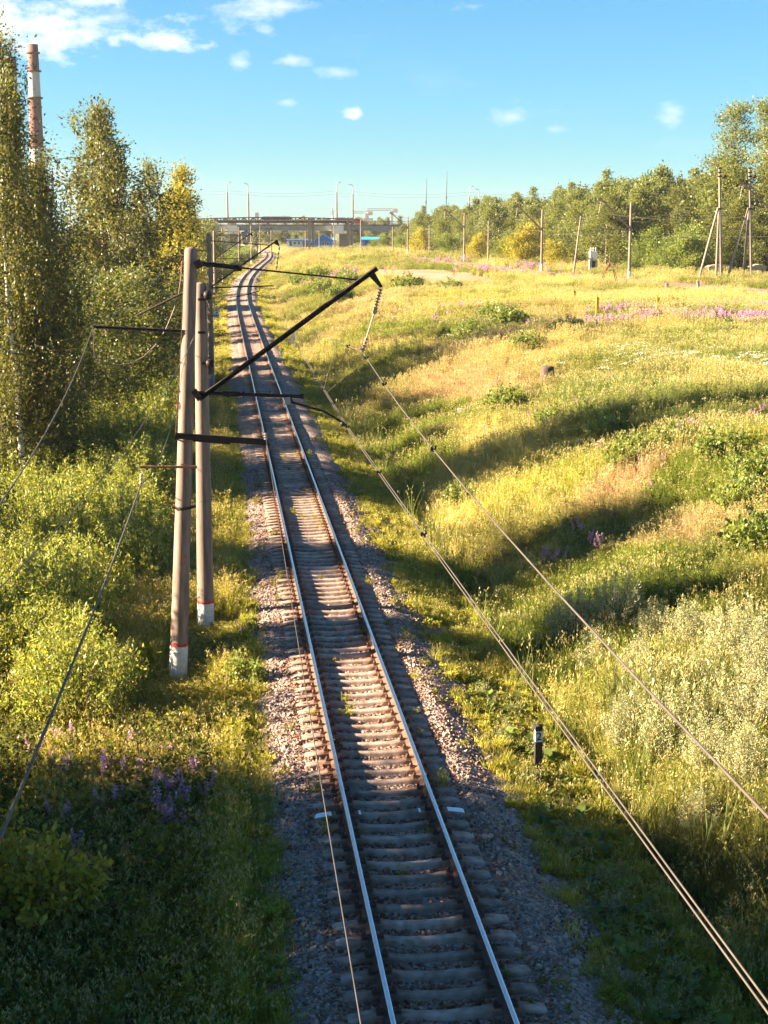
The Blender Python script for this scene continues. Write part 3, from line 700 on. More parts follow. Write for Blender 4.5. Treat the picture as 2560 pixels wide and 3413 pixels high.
# droppers between carrier and contact
def sagpt(a, c, t, sg): q = lerp(Vector(a), Vector(c), t); q.z -= sg * 4 * t * (1 - t); return q
DG = 'thin droppers tying the upper to the lower wire'
b = B(); b.tube([sagpt(p8, m1, .955, .25), lerp(c1, trk(104, .3, 5.65), .105)], .005, 5); tag(b.build('dropper_wire', M['wire']), 'long slanting thin wire tying upper to lower wire just past the slanted bracket', 'wire', DG)
b = B(); b.tube([sagpt(p8, m1, .80, .25), lerp(m1, trk(104, .5, 7.3), .02) + Vector((.3, -.4, -1.0))], .005, 5)
for i, t in enumerate((.12, .25, .4, .55, .7, .85)):
    q = sagpt(m1, mp[3], t, .9); c = lerp(c1, trk(104, .3, 5.65), t); b = B(); b.tube([q, (c.x, q.y, c.z)], .005, 5)
    tag(b.build('dropper_wire', M['wire']), 'short upright thin dropper between upper and lower wire beyond the slanted bracket', 'wire', DG)
# clamps
CG = 'small dark clamps on the wires'
for (a, c, t, sg, lab) in [(p8, m1, .955, .25, 'dark clamp on the upper wire just below the insulator string'), (p8, m1, .80, .25, 'dark clamp on the upper wire nearer than the insulator string'), (p8, m1, .52, .25, 'dark clamp on the upper wire in front of the meadow bushes'),
    (cst, c1, .985, .05, 'dark clamp on the twin lower wire at the registration arm'), (cst, c1, .77, .05, 'dark clamp on the twin lower wire above the green verge'), (cst, c1, .58, .05, 'dark clamp on the twin lower wire above the ditch'), (m1, mp[3], .06, .9, 'dark clamp on the upper wire just beyond the insulator string'), (c1, trk(104, .3, 5.65), .12, .05, 'dark clamp on the twin lower wire beyond the slanted bracket')]:
    q = sagpt(a, c, t, sg); b = B(); b.box((0, 0, 0), (.05, .09, .05)); b.box((.03, .03, .035), (.03, .04, .05)); b.box((-.03, -.02, .02), (.04, .03, .06)); o = b.build('wire_clamp', M['steel']); o.location = q; tag(o, lab, 'clamp', CG)
f1 = P(884, 1441, 36.3)
f0 = P(1203, 3413, 8.2); wire('feeder_wire', [f0 + (f0 - f1) * .15, f0, f1], .0055, M['darkwire'], 'thin wire dropping from the feeder beam along the left rail to the bottom edge', WG, [0, .1])
l1 = P(469, 1618, 36.1); l0 = P(0, 2793, 13.5)
wire('cable', [l0 + (l0 - l1) * .4, l0, l1], .019, M['darkwire'], 'thick twisted grey cable from the small crossbar to the left edge', WG, [0, .12])
wire('cable', [l1, P(530, 1540, 40), P(640, 1200, 60), P(700, 1010, 104)], .012, M['darkwire'], 'thick grey cable running on from the small crossbar behind the tallest pole', WG, [0.05, .1, .2])
w1 = P(650, 1118, 36.2)
wire('cable', [P(-60, 2010, 13.0), P(0, 1960, 14), w1], .0065, M['darkwire'], 'thin grey wire from the middle of the tallest pole to the left edge', WG, [0, .35])
w2 = P(311, 1089, 36.4)
wire('cable', [P(-150, 1800, 13.5), P(0, 1680, 15.9), w2, P(560, 850, 104)], .010, M['darkwire'], 'grey wire from the side beam into the birch leaves at the left edge', WG, [0, .25, .6])
b = B(); b.tube([P(u, v, 36.4) for u, v in ((606, 905), (596, 980), (580, 1032), (552, 1100), (518, 1151), (478, 1190), (440, 1210), (400, 1217), (345, 1214), (315, 1190), (311, 1095))], .014, 6); tag(b.build('cable', M['wire']), 'loose grey cable looping from the top of the tallest pole to its side beam', 'wire', WG)
b = B(); b.tube([P(u, v, 36.15) for u, v in ((652, 1116), (640, 1135), (622, 1180), (606, 1240), (596, 1330))], .007, 5); tag(b.build('cable', M['darkwire']), 'thin wire lying down the front of the tallest pole', 'wire', WG)
# second line wires
SG2 = 'wires of the second line'
sup = [(2660, 172), (2096, 198), (1804, 237), (1547, 303), (1359, 360)]
for k, zz in enumerate((6.3, 8.3)):
    pts = []
    for u, d in sup:
        p = P(u, 900, d); pts.append((p.x - 3.2, d - 1.2, tz1(p.x, d) + zz + (.6 if k else 0)))
    wire('contact_wire' if k == 0 else 'carrier_wire', pts, .012, M['darkwire'], 'lower wire of the second line before the woods' if k == 0 else 'upper wire of the second line before the woods', SG2, .1 if k == 0 else .8)
pts = [(P(u, v, d).x, d, P(u, v, d).z) for u, v, d in ((2640, 700, 190), (2500, 684, 205), (2400, 690, 205), (2019, 735, 245), (1932, 738, 228))]
wire('telegraph_wire', pts, .012, M['wire'], 'pale wire strung between the braced poles and the telegraph poles', SG2, .25)

# ------------------------------------------------------------------ far road bridge
DB = 575.
def W(u, v, d=DB): return P(u, v, d)
r = root_at('road_bridge', Vector((W(950, 760).x, DB, tz1(W(950, 760).x, DB))), 'grey concrete road bridge crossing the far end of the track', 'bridge')
xl, xr = W(560, 760).x, W(1460, 760).x
zt, zg0, zg1 = W(0, 748).z, W(0, 753).z, W(0, 769).z
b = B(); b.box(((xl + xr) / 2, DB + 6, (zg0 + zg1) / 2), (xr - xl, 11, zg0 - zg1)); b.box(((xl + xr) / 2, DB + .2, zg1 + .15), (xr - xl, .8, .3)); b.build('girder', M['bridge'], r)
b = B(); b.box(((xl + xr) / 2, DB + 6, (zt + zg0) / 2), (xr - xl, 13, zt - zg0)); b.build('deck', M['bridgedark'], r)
b = B(); zr_ = W(0, 738).z
b.bar((xl, DB - .3, zr_), (xr, DB - .3, zr_), .14); b.bar((xl, DB - .3, (zr_ + zt) / 2), (xr, DB - .3, (zr_ + zt) / 2), .1)
x = xl
while x < xr: b.bar((x, DB - .3, zt), (x, DB - .3, zr_), .1); x += 2.5
b.build('railing', M['rust'], r)
for (u0, u1, c0, c1_) in ((1103, 1142, 1126, 1156), (745, 779, 748, 782)):
    b = B(); b.box(((W(u0, 0).x + W(u1, 0).x) / 2, DB + 2, (W(0, 752).z + W(0, 779).z) / 2), (W(u1, 0).x - W(u0, 0).x, 8.5, W(0, 752).z - W(0, 779).z)); b.build('pier_cap', M['white'], r)
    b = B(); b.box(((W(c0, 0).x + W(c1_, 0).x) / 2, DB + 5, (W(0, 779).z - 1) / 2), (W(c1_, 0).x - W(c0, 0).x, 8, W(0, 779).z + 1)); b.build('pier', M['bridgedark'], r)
b = B(); b.box((W(700, 0).x, DB + 6, 3.4), (11, 12, 8)); b.build('abutment', M['bridge'], r)
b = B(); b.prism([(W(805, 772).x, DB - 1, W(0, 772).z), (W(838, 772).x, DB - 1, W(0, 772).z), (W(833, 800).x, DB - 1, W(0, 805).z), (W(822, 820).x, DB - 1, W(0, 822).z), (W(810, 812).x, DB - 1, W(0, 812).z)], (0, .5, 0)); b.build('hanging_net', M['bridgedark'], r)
fix(r)
# pipe truss in front of the bridge
DT = 548.
r = root_at('pipe_gantry', Vector((W(1030, 840, DT).x, DT, tz1(W(1030, 840, DT).x, DT))), 'rusty truss gantry on concrete columns standing in front of the bridge', 'gantry')
xa, xb = W(640, 730, DT).x, W(1172, 730, DT).x
def zarch(x, base): t = (x - xa) / (xb - xa); return base + 1.1 * 4 * t * (1 - t) * .6 - .3
zt_, zb_ = W(0, 728, DT).z, W(0, 741, DT).z; n = 34
b = B(); xs_ = np.linspace(xa, xb, n + 1)
for yy in (DT, DT + 3):
    for i in range(n):
        A = (xs_[i], yy, zarch(xs_[i], zt_)); C = (xs_[i + 1], yy, zarch(xs_[i + 1], zt_)); E = (xs_[i], yy, zb_); G_ = (xs_[i + 1], yy, zb_)
        b.bar(A, C, .34); b.bar(E, G_, .42); b.bar(A, E, .2); b.bar(A if i % 2 else E, G_ if i % 2 else C, .2)
b.build('truss', M['oldrust'], r)
b = B()
for yy, rr_ in ((DT + .8, .28), (DT + 1.8, .35)): b.tube([(xa, yy, zb_ + .5), (xb, yy, zb_ + .5)], rr_, 10)
for i in range(n): 
    if R0.random() < .7: b.box((xs_[i] + R0.random(), DT - .1, zb_ - .3 + R0.random() * .5), (.8 + R0.random(), .3, .25))
b.build('pipes', M['oldrust'], r)
for u, yy, m in ((1025, DT, 'concrete'), (1037, DT + 3, 'concrete'), (1158, DT, 'concrete'), (1169, DT + 3, 'bridgedark')):
    x = W(u, 0, yy).x; b = B(); b.bar((x, yy, tz1(x, yy) - .5), (x, yy, zb_ + 1.6), .95, .7); b.build('column', M[m], r)
b = B(); b.bar((W(1172, 0, DT).x, DT + 3, W(0, 770, DT).z), (W(1194, 0, DT).x, DT + 3, W(0, 770, DT).z), .5); b.bar((W(1172, 0, DT).x, DT + 3, W(0, 750, DT).z), (W(1193, 0, DT).x, DT + 3, W(0, 768, DT).z), .12); b.build('side_platform', M['steel'], r)
fix(r)
# lamps on the bridge
LG = 'street lamps on the far bridge'
for u, vtop, d, lab, lr in ((757, 607, 574, 'street lamp at the far left of the bridge', 1), (827, 612, 592, 'second street lamp from the left on the bridge', -1), (1122, 607, 574, 'street lamp above the right bridge pier', 1), (1176, 615, 592, 'street lamp behind the red car on the bridge', -1), (1565, 620, 590, 'street lamp rising above the woods, nearer of two', 1), (1596, 630, 608, 'street lamp rising above the woods, farther of two', -1)):
    z0 = W(0, 748).z if u < 1300 else 8.0; p = P(u, vtop, d); H = p.z - z0
    r = empty('street_lamp', (p.x, d, z0), 0, lab, 'street lamp', LG)
    b = B(); b.tube([(0, 0, 0), (0, 0, H * .76)], [.36, .25], 12); b.build('post', M['concrete'], r)
    b = B(); b.tube([(0, 0, H * .76), (0, 0, H * .93), (.15 * lr, 0, H * .98), (.55 * lr, 0, H), (1.0 * lr, 0, H)], .12, 8); a_ = b.build('arm', M['old_concrete'], r)
    b = B(); b.bar((.8 * lr, 0, H), (1.6 * lr, 0, H - .05), .35, .2); b.build('lamp_head', M['old_concrete'], a_)
z_ = W(0, 640).z
for k, (va, vb_) in enumerate(((636, 638), (646, 650))):
    wire('power_line', [(-130, 576, P(0, va, 574).z)] + [(P(u, 0, 574).x, 574 if u != 1176 else 590, P(u, va, 574).z - (0 if u < 1200 else .5)) for u in (757, 1122, 1176, 1565, 1900)], .03, M['darkwire'], 'upper wire strung between the bridge lamps against the sky' if k == 0 else 'lower wire strung between the bridge lamps against the sky', 'wires between the bridge lamps', 1.0)
# lattice post on the bridge
p = P(1110, 695, 580); r = empty('insulator_post', (p.x, 580, W(0, 748).z), 0, 'short post with insulators left of the lamp above the right pier', 'post')
b = B(); b.tube([(0, 0, 0), (-.3, 0, p.z - W(0, 748).z)], [.3, .28], 8); b.build('shaft', M['old_concrete'], r)
b = B()
for k in range(3): b.box((-.3, 0, 4.6 - k * .5), (1.3 - .2 * k, .3, .2))
b.build('crossarm', M['steel'], r)
# vehicles on the bridge
def vehicle(name, u, d, L, Hh, m, lab, cat, body):
    x = P(u, 0, d).x; z = W(0, 748).z; r = empty(name, (x, d, z), 0, lab, cat)
    b = B(); b.prism([(px * L - L / 2, -.9, pz * Hh + .3) for px, pz in body], (0, 1.8, 0)); b.build('body', M[m], r)
    b = B(); w0 = [(px * L - L / 2, -.92, pz * Hh + .3) for px, pz in (((.28, .62), (.36, .93), (.66, .93), (.76, .62)) if cat == 'car' else ((.05, .5), (.05, .85), (.95, .85), (.95, .5)))]; b.prism(w0, (0, 1.84, 0)); b.build('window', M['glass'], r)
    for px in (.2, .8):
        for yy in (-.93, .75): b = B(); b.lathe([(0, 0), (.34, 0), (.34, .2), (0, .2)], (px * L - L / 2, yy, .34), 12, Matrix.Rotation(rad(-90), 4, 'X')); b.build('wheel', M['rubber'], r)
CARB = [(0, 0), (0, .5), (.2, .58), (.34, 1), (.68, 1), (.82, .6), (1, .5), (1, 0)]
BUSB = [(0, 0), (.01, .95), (.03, 1), (.98, 1), (1, .9), (1, 0)]
vehicle('car', 1187, 579, 5.0, 1.9, 'carred', 'red car driving over the bridge right of the truss', 'car', CARB)
vehicle('bus', 912, 581, 10.5, 2.7, 'busgrey', 'long pale grey bus on the bridge behind the truss', 'bus', BUSB)
vehicle('van', 1136, 581, 5.2, 2.3, 'busgrey', 'pale van on the bridge above the right pier', 'van', [(0, 0), (0, .9), (.05, 1), (.75, 1), (.88, .6), (1, .5), (1, 0)])

# ------------------------------------------------------------------ buildings beyond the bridge
def house(name, u0, u1, vg, ve, va, d, m, mroof, lab, depth=8, gable=True, fence=None, door=True):
    x0, x1 = P(u0, 0, d).x, P(u1, 0, d).x; z0 = P(0, vg, d).z; ze = P(0, ve, d).z; za = P(0, va, d).z; xm = (x0 + x1) / 2
    r = root_at(name, Vector((xm, d, z0)), lab, 'house')
    b = B()
    if gable: b.prism([(x0, d, z0 - 2), (x1, d, z0 - 2), (x1, d, ze), (xm, d, za), (x0, d, ze)], (0, depth, 0))
    else: b.box((xm, d + depth / 2, (z0 - 2 + ze) / 2), (x1 - x0, depth, ze - z0 + 2))
    b.build('wall', M[m], r)
    b = B()
    if gable:
        for xe in (x0 - .5, x1 + .4):
            s = 1 if xe > xm else -1; k = (za - ze) / (x1 - xm)
            b.prism([(xm, d - .7, za + .02), (xe, d - .7, za + .02 - abs(xe - xm) * k), (xe, d - .7, za + .30 - abs(xe - xm) * k), (xm, d - .7, za + .30)], (0, depth + 1.2, 0))
    else: b.prism([(x0 - .6, d - 1.2, ze), (x1 + .6, d - 1.2, ze), (x1 + .6, d + depth + .5, za), (x0 - .6, d + depth + .5, za), ], (0, 0, .3))
    b.build('roof', M[mroof], r)
    for k in (.5, .78):
        b = B(); b.box((lerp(x0, x1, k), d - .02, lerp(z0, ze, .55)), (1.1, .08, 1.2)); f = b.build('window', M['white'], r)
        b = B(); b.box((lerp(x0, x1, k), d - .05, lerp(z0, ze, .55)), (.85, .08, .95)); b.build('pane', M['glass'], f)
    if door: b = B(); b.box((lerp(x0, x1, .22), d - .03, z0 + .9), (.95, .1, 2.0)); b.build('door', M['bluedark'], r)
    fix(r)
    if fence:
        fr = empty('picket_fence', (xm, d - 4, z0), 0, 'bright cyan picket fence before the blue gabled house', 'fence'); b = B(); fx0, fx1 = P(fence[0], 0, d - 4).x - xm, P(fence[1], 0, d - 4).x - xm
        x = fx0
        while x < fx1: b.box((x, 0, -.1), (.28, .05, 2.3)); x += .42
        b.build('picket', M['cyan'], fr)
        b = B(); b.box(((fx0 + fx1) / 2, .06, .6), (fx1 - fx0, .06, .15)); b.box(((fx0 + fx1) / 2, .06, -.3), (fx1 - fx0, .06, .15)); b.build('fence_rail', M['cyan'], fr)
house('house', 1043, 1100, 826, 800, 783, 620, 'blue', 'cyan', 'bright blue gabled house behind the cyan picket fence', fence=(1040, 1099))
house('house', 1205, 1262, 820, 800, 793, 625, 'blue', 'cyan', 'low blue house with a pale blue roof right of the truss columns', gable=False)
house('shed', 948, 1000, 820, 803, 799, 660, 'busgrey', 'bluedark', 'low pale grey shed with a dark roof under the middle of the bridge', gable=False)
house('shed', 1003, 1038, 822, 806, 800, 665, 'busgrey', 'blue', 'low grey shed with a blue roof left of the truss columns', gable=False)
house('shed', 1102, 1112, 822, 802, 796, 690, 'blue', 'cyan', 'small blue shed between the gabled house and the bridge pier', gable=False, door=False)

# cranes, tower, masts far beyond
def crane(u, vtop, vbot, ul, ur, d, lab, w, cm):
    x = P(u, 0, d).x; z1 = P(0, vtop, d).z; r = empty('tower_crane', (x, d, 0), 0, lab, 'crane')
    b = B(); b.bar((0, 0, 0), (0, 0, z1), w, w); 
    b.build('mast', M['salmon'], r)
    b = B(); a_ = P(ul, 0, d).x - x; c_ = P(ur, 0, d).x - x; n_ = 12
    for i in range(n_):
        xa_ = a_ + (c_ - a_) * i / n_; xb_ = a_ + (c_ - a_) * (i + 1) / n_
        b.bar((xa_, 0, z1), (xb_, 0, z1), w * .35); b.bar((xa_, 0, z1 + w), (xb_, 0, z1 + w), w * .3); b.bar((xa_, 0, z1), (xb_, 0, z1 + w), w * .22)
    b.build('jib', M[cm], r)
    b = B(); b.box(((c_ if abs(c_) < abs(a_) else a_) * .8, 0, z1), (w * 2.2, w, w * 1.8)); b.build('counterweight', M['salmon'], r)
    b = B(); b.box((0, -w * .3, z1 - w * 1.2), (w * 1.6, w * 1.6, w * 2)); b.build('cab', M['salmon'], r)
crane(1222, 711, 740, 1170, 1237, 1500, 'red and white tower crane behind the bridge, left of two', 2.0, 'white')
crane(1308, 702, 740, 1222, 1322, 1900, 'pale red tower crane behind the woods, right of two', 2.4, 'salmon')
r = root_at('tower_block', Vector((P(1217, 0, 1550).x, 1550, 0)), 'pinkish unfinished block under the left tower crane', 'building')
b = B(); b.box((P(1217, 0, 1550).x, 1550, P(0, 725, 1550).z / 2), (15, 12, P(0, 729, 1550).z)); b.build('wall', M['salmon'], r)
b = B(); b.box((P(1200, 0, 1548).x, 1548, P(0, 730, 1550).z / 2), (7, 10, P(0, 730, 1550).z)); b.build('side_wing', M['white'], r); fix(r)
r = root_at('water_tower', Vector((P(846, 0, 1200).x, 1200, 0)), 'slim tower with a pinkish red top rising behind the left part of the bridge', 'tower')
b = B(); b.box((P(846, 0, 1200).x, 1200, P(0, 723, 1200).z / 2), (2.6, 2.6, P(0, 723, 1200).z)); b.build('wall', M['white'], r)
b = B(); b.box((P(846, 0, 1200).x, 1200, (P(0, 723, 1200).z + P(0, 709, 1200).z) / 2), (2.8, 2.8, 3.4)); b.build('top', M['salmon'], r); fix(r)
for u, v, d, lab in ((1418, 596, 1300, 'shorter of the two thin antenna masts above the woods'), (1486, 571, 1300, 'taller of the two thin antenna masts above the woods')):
    p = P(u, v, d); r = empty('antenna_mast', (p.x, d, 0), 0, lab, 'antenna mast'); b = B(); b.tube([(0, 0, 0), (.6, 0, p.z * .6), (1.2, 0, p.z)], [.6, .4, .15], 8); b.build('mast', M['darkwire'], r)
    b = B(); b.bar((.1, 0, p.z * .6), (1.3, 0, p.z * .6), 1.0, 1.2); b.build('platform', M['darkwire'], r)

# ------------------------------------------------------------------ chimneys
def chimney(u0, u1, vt, d, lab, bands):
    pt = P((u0 + u1) / 2, vt, d); rt = (P(u1, vt, d).x - P(u0, vt, d).x) / 2; H = pt.z
    r = empty('factory_chimney', (pt.x, d, 0), 0, lab, 'chimney', 'red and white factory chimneys'); z = H; k = 0; rb = rt * 1.75
    rz_ = lambda z_: rt + (rb - rt) * (1 - z_ / H)
    for i, h in enumerate(bands):
        z0 = max(0, z - h); b = B(); b.lathe([(rz_(z0), z0), (rz_(z), z)] + ([(rz_(z) * .8, z), (rz_(z) * .8, z - 2)] if i == 0 else []), (0, 0, 0), 28); b.build('red_section' if i % 2 == 0 else 'white_section', M['chimred'] if i % 2 == 0 else M['chimwhite'], r); z = z0
        b = B(); b.lathe([(rz_(z), z - .35), (rz_(z) + .55, z - .3), (rz_(z) + .55, z + .15), (rz_(z), z + .2)], (0, 0, 0), 28); b.build('ring_platform', M['rust'], r)
    b = B(); b.lathe([(rt, H - 2.6), (rt + .5, H - 2.5), (rt + .5, H - 2.1), (rt, H - 2)], (0, 0, 0), 28); b.build('ring_platform', M['rust'], r)
chimney(92, 126, 148, 450, 'taller red and white factory chimney seen right of the leftmost birch', [7.2, 7.4, 13.5, 6.5, 9, 9, 20])
chimney(22, 52, 190, 500, 'factory chimney mostly hidden behind the leaves of the leftmost birch', [8, 8, 14, 8, 9, 30])

# ------------------------------------------------------------------ building and van behind the birches
d = 188.; r = root_at('workshop_building', Vector((P(100, 0, d).x, d, -1)), 'red brick building with white window bands glimpsed through the birch leaves', 'building')
x0, x1 = P(-180, 0, d).x, P(212, 0, d).x; zz = lambda v: P(0, v, d).z
b = B(); b.box(((x0 + x1) / 2, d + 6, (zz(797) - 1.5) / 2), (x1 - x0, 12, zz(797) + 1.5)); b.build('wall', M['brick'], r)
b = B(); b.box(((x0 + x1) / 2, d - .02, (zz(813) + zz(822)) / 2), (x1 - x0 + .2, .12, zz(813) - zz(822))); b.build('cornice', M['white'], r)
b = B(); b.box(((x0 + x1) / 2, d + 6, zz(797) + .12), (x1 - x0 + .6, 12.6, .24)); b.build('roof', M['old_concrete'], r)
x = x0 + 1
while x < x1 - 1:
    for v0, v1 in ((825, 855), (893, 925)):
        b = B(); b.box((x, d - .05, (zz(v0) + zz(v1)) / 2), (1.3, .12, zz(v0) - zz(v1))); f = b.build('window', M['white'], r)
        b = B(); b.box((x, d - .10, (zz(v0) + zz(v1)) / 2), (.95, .12, zz(v0) - zz(v1) - .3)); b.build('pane', M['glass'], f)
    x += 2.1
fix(r)
d = 150.; x = P(102, 0, d).x; z = tz1(x, d); r = empty('van', (x, d, z), 0, 'blue and white van parked behind the leftmost birch', 'van')
b = B(); b.prism([(-2.2, -1, .4), (-2.2, -1, 1.4), (-2.0, -1, 2.2), (1.0, -1, 2.2), (1.6, -1, 1.4), (2.3, -1, 1.2), (2.3, -1, .4)], (0, 2, 0)); b.build('body', M['vanblue'], r)
b = B(); b.box((0, 0, 2.26), (2.9, 1.9, .1)); b.build('roof', M['white'], r)
b = B(); b.box((-.3, -1.01, .75), (4.0, .06, .35)); b.build('side_stripe', M['white'], r)
b = B(); b.prism([(-1.8, -1.02, 1.5), (-1.8, -1.02, 2.0), (.9, -1.02, 2.0), (1.3, -1.02, 1.5)], (0, .04, 0)); b.build('window', M['glass'], r)
for px in (-1.4, 1.4):
    for yy in (-1.03, .83): b = B(); b.lathe([(0, 0), (.38, 0), (.38, .2), (0, .2)], (px, yy, .38), 14, Matrix.Rotation(rad(-90), 4, 'X')); b.build('wheel', M['rubber'], r)

# ------------------------------------------------------------------ small things on the meadow and beside the track
p = hit(1792, 2592)   # post with the figure 2
r = empty('marker_post', p, rad(6), 'tarred square post with a white plate reading 2 beside the ditch', 'marker post')
b = B(); b.box((0, 0, .33), (.145, .13, .88)); b.prism([(-.0725, -.065, 1.005), (.0725, -.065, 1.005), (.0725, .065, 1.005), (-.0725, .065, 1.005)], (0, 0, .10)); b.lathe([(.085, 1.105), (.06, 1.135), (0, 1.145)], (0, 0, 0), 4, Matrix.Rotation(rad(45), 4, 'Z')); b.build('post', M['tar'], r)
b = B(); b.box((0, 0, .89), (.15, .135, .225)); pl_ = b.build('white_plate', M['white'], r)
text_mesh('2', .23, 'number', M['tar'], pl_, (0.0, -.071, .89), Euler((rad(90), 0, 0)))
b = B(); b.box((0, 0, .1), (.149, .134, .12)); b.build('worn_foot', M['old_concrete'], r)
p = hit(977, 1168); H = 62 * p.y / 5100
r = empty('marker_post', p, 0, 'white concrete post with a pale plank beside it on the verge', 'marker post')
b = B(); b.box((0, 0, H / 2 - .1), (.30, .2, H + .2)); b.prism([(-.17, -.11, H - .02), (.19, -.11, H + .0), (.24, -.11, H + .12), (-.17, -.11, H + .14)], (0, .22, 0)); b.build('post', M['white'], r)
p = P(948, 1100, 141.); z = tz1(p.x, 141); b = B(); b.box((0, 0, 0), (1.25, .18, .10)); b.box((-.3, .02, -.35), (.10, .08, .62)); b.box((.35, .02, -.35), (.10, .08, .62)); o = b.build('wooden_plank', M['stone']); o.location = (p.x, 141, z + .6); tag(o, 'pale plank on short feet lying left of the white post', 'plank')
p = hit(1823, 1283); b = B(); b.lathe([(.42, -.2), (.38, .3), (.36, .88), (.34, .95), (.0, .93)], (0, 0, 0), 18); b.box((.2, -.3, .35), (.12, .12, .9)); o = b.build('tree_stump', M['bark']); o.location = p; tag(o, 'dark cut tree stump in the middle of the meadow', 'stump')
YG = 'yellow marker posts in the meadow'
for u, vt, vb, lab in ((1915, 1003, 1036, 'yellow marker post nearest the tripod'), (1990, 1026, 1076, 'tallest yellow marker post, left of the pink flowers'), (2191, 1027, 1072, 'yellow marker post standing in the pink flowers')):
    p = hit(u, vb); H = (vb - vt) * p.y / 5100 + .75; r = empty('yellow_post', p, 0, lab, 'post', YG)
    b = B(); b.box((0, 0, H / 2 - .1), (.22, .16, H + .2)); b.build('post', M['yellow'], r); b = B(); b.prism([(-.13, -.1, H), (.13, -.1, H), (.13, .1, H), (-.13, .1, H)], (0, 0, .05)); b.prism([(-.10, -.02, H + .05), (.02, -.02, H + .05), (-.05, -.02, H + .3)], (0, .04, 0)); b.build('cap', M['rust'] if u == 1915 else M['yellow'], r)
for u, vt, vb, ln, lab, teal in ((2222, 966, 992, 0, 'short grey post with a teal foot near the second line', 1), (2332, 958, 990, -.25, 'short leaning grey post near the second line', 0)):
    p = hit(u, vb); H = (vb - vt) * p.y / 5100 + .7; r = empty('stub_post', p, 0, lab, 'post'); b = B(); b.bar((0, 0, -.2), (ln, 0, H), .26, .22); b.build('post', M['old_concrete'], r)
    if teal: b = B(); b.bar((0, 0, .0), (0, 0, H * .5), .27, .23); b.build('painted_foot', M['vanblue'], r)
# rusty tripod frame
p = hit(2030, 962); sc = p.y / 5100; r = empty('tripod_frame', p, 0, 'rusty four legged pyramid frame standing on the meadow', 'frame'); H = 88 * sc + .7
b = B(); b.tube([(0, 0, H * .62), (0, 0, H)], .035, 6); b.build('top_pin', M['rust'], r)
for sx, sy in ((-1, -1), (1, -1), (1, 1), (-1, 1)):
    b = B(); b.tube([(sx * 31 * sc, sy * 1.0, -.1), (sx * 14 * sc, sy * .4, H * .56), (0, 0, H * .78)], .05, 6); b.build('leg', M['rust'], r)
b = B()
for A, C in (((-1, -1), (1, -1)), ((1, -1), (1, 1)), ((1, 1), (-1, 1)), ((-1, 1), (-1, -1))): b.bar((A[0] * 14 * sc, A[1] * .4, H * .56), (C[0] * 14 * sc, C[1] * .4, H * .56), .07)
b.bar((-14 * sc, -.4, H * .56), (5 * sc, 0, H * .74), .05); b.bar((14 * sc, -.4, H * .56), (-5 * sc, 0, H * .74), .05); b.build('cross_brace', M['rust'], r)
# transformer
p = hit(1976, 908); sc = p.y / 5100; r = empty('transformer', p, 0, 'white boxy transformer on a dark frame before the woods', 'transformer')
b = B(); b.box((0, 0, 54 * sc), (24 * sc, 1.1, 30 * sc)); b.build('tank', M['white'], r)
b = B(); b.box((2 * sc, .1, 26 * sc), (15 * sc, .9, 24 * sc)); b.tube([(-13 * sc, -.3, 44 * sc), (-4 * sc, -.6, 44 * sc)], .2, 8); b.build('cabinet', M['tar'], r)
b = B()
for k in (-8, 0, 8): insul(b, (k * sc, 0, 68 * sc), (k * sc, 0, 80 * sc), .14, 3, .05)
b.build('insulator', M['white'], r)
for k in (-9, 10): b = B(); b.box((k * sc, 0, 16 * sc), (.3 if k > 0 else .4, .9, 46 * sc)); b.build('support', M['old_concrete'], r)
p = hit(1950, 906); r = empty('low_frame', p, 0, 'low white frame left of the transformer', 'frame'); sc = p.y / 5100
b = B(); b.bar((-16 * sc, 0, 14 * sc), (14 * sc, 0, 14 * sc), .12); b.build('crossbar', M['white'], r)
for k in (-16, 14): b = B(); b.bar((k * sc, 0, -.2), (k * sc, 0, 14 * sc), .14); b.build('leg', M['white'], r)
# concrete trestles
for ua, ub, vt, vb, d, lab in ((2364, 2432, 897, 940, 216, 'pale concrete trestle with a mossy slab behind the left braced pole'), (2508, 2546, 897, 938, 216, 'pale concrete trestle with a mossy slab right of the right braced pole')):
    A, C = P(ua, vb, d), P(ub, vb, d); z = tz1(A.x, d); H = P(0, vt, d).z - z; r = root_at('concrete_trestle', Vector(((A.x + C.x) / 2, d, z)), lab, 'trestle'); xm = (A.x + C.x) / 2
    for xx in (A.x, C.x, xm + .4):
        b = B(); b.bar((xx, d + (.0 if xx != xm + .4 else 1.5), z - .3), (xx, d + (0 if xx != xm + .4 else 1.5), z + H), .3); b.build('leg', M['old_concrete'], r)
    b = B(); b.bar((A.x - .2, d, z + H + .1), (C.x + .2, d, z + H + .1), .3, .28); b.build('beam', M['old_concrete'], r)
    b = B(); w_ = C.x - A.x + .6; pts = [(A.x - .3 + w_ * t, d - .4, z + H + .26 + .35 * math.sin(math.pi * t) ** .6 + .1 * R0.random()) for t in np.linspace(0, 1, 9)]
    b.prism([(A.x - .3, d - .4, z + H + .24)] + pts + [(A.x - .3 + w_, d - .4, z + H + .24)], (0, 2.4, 0)); b.build('mossy_slab', M['moss'], r); fix(r)
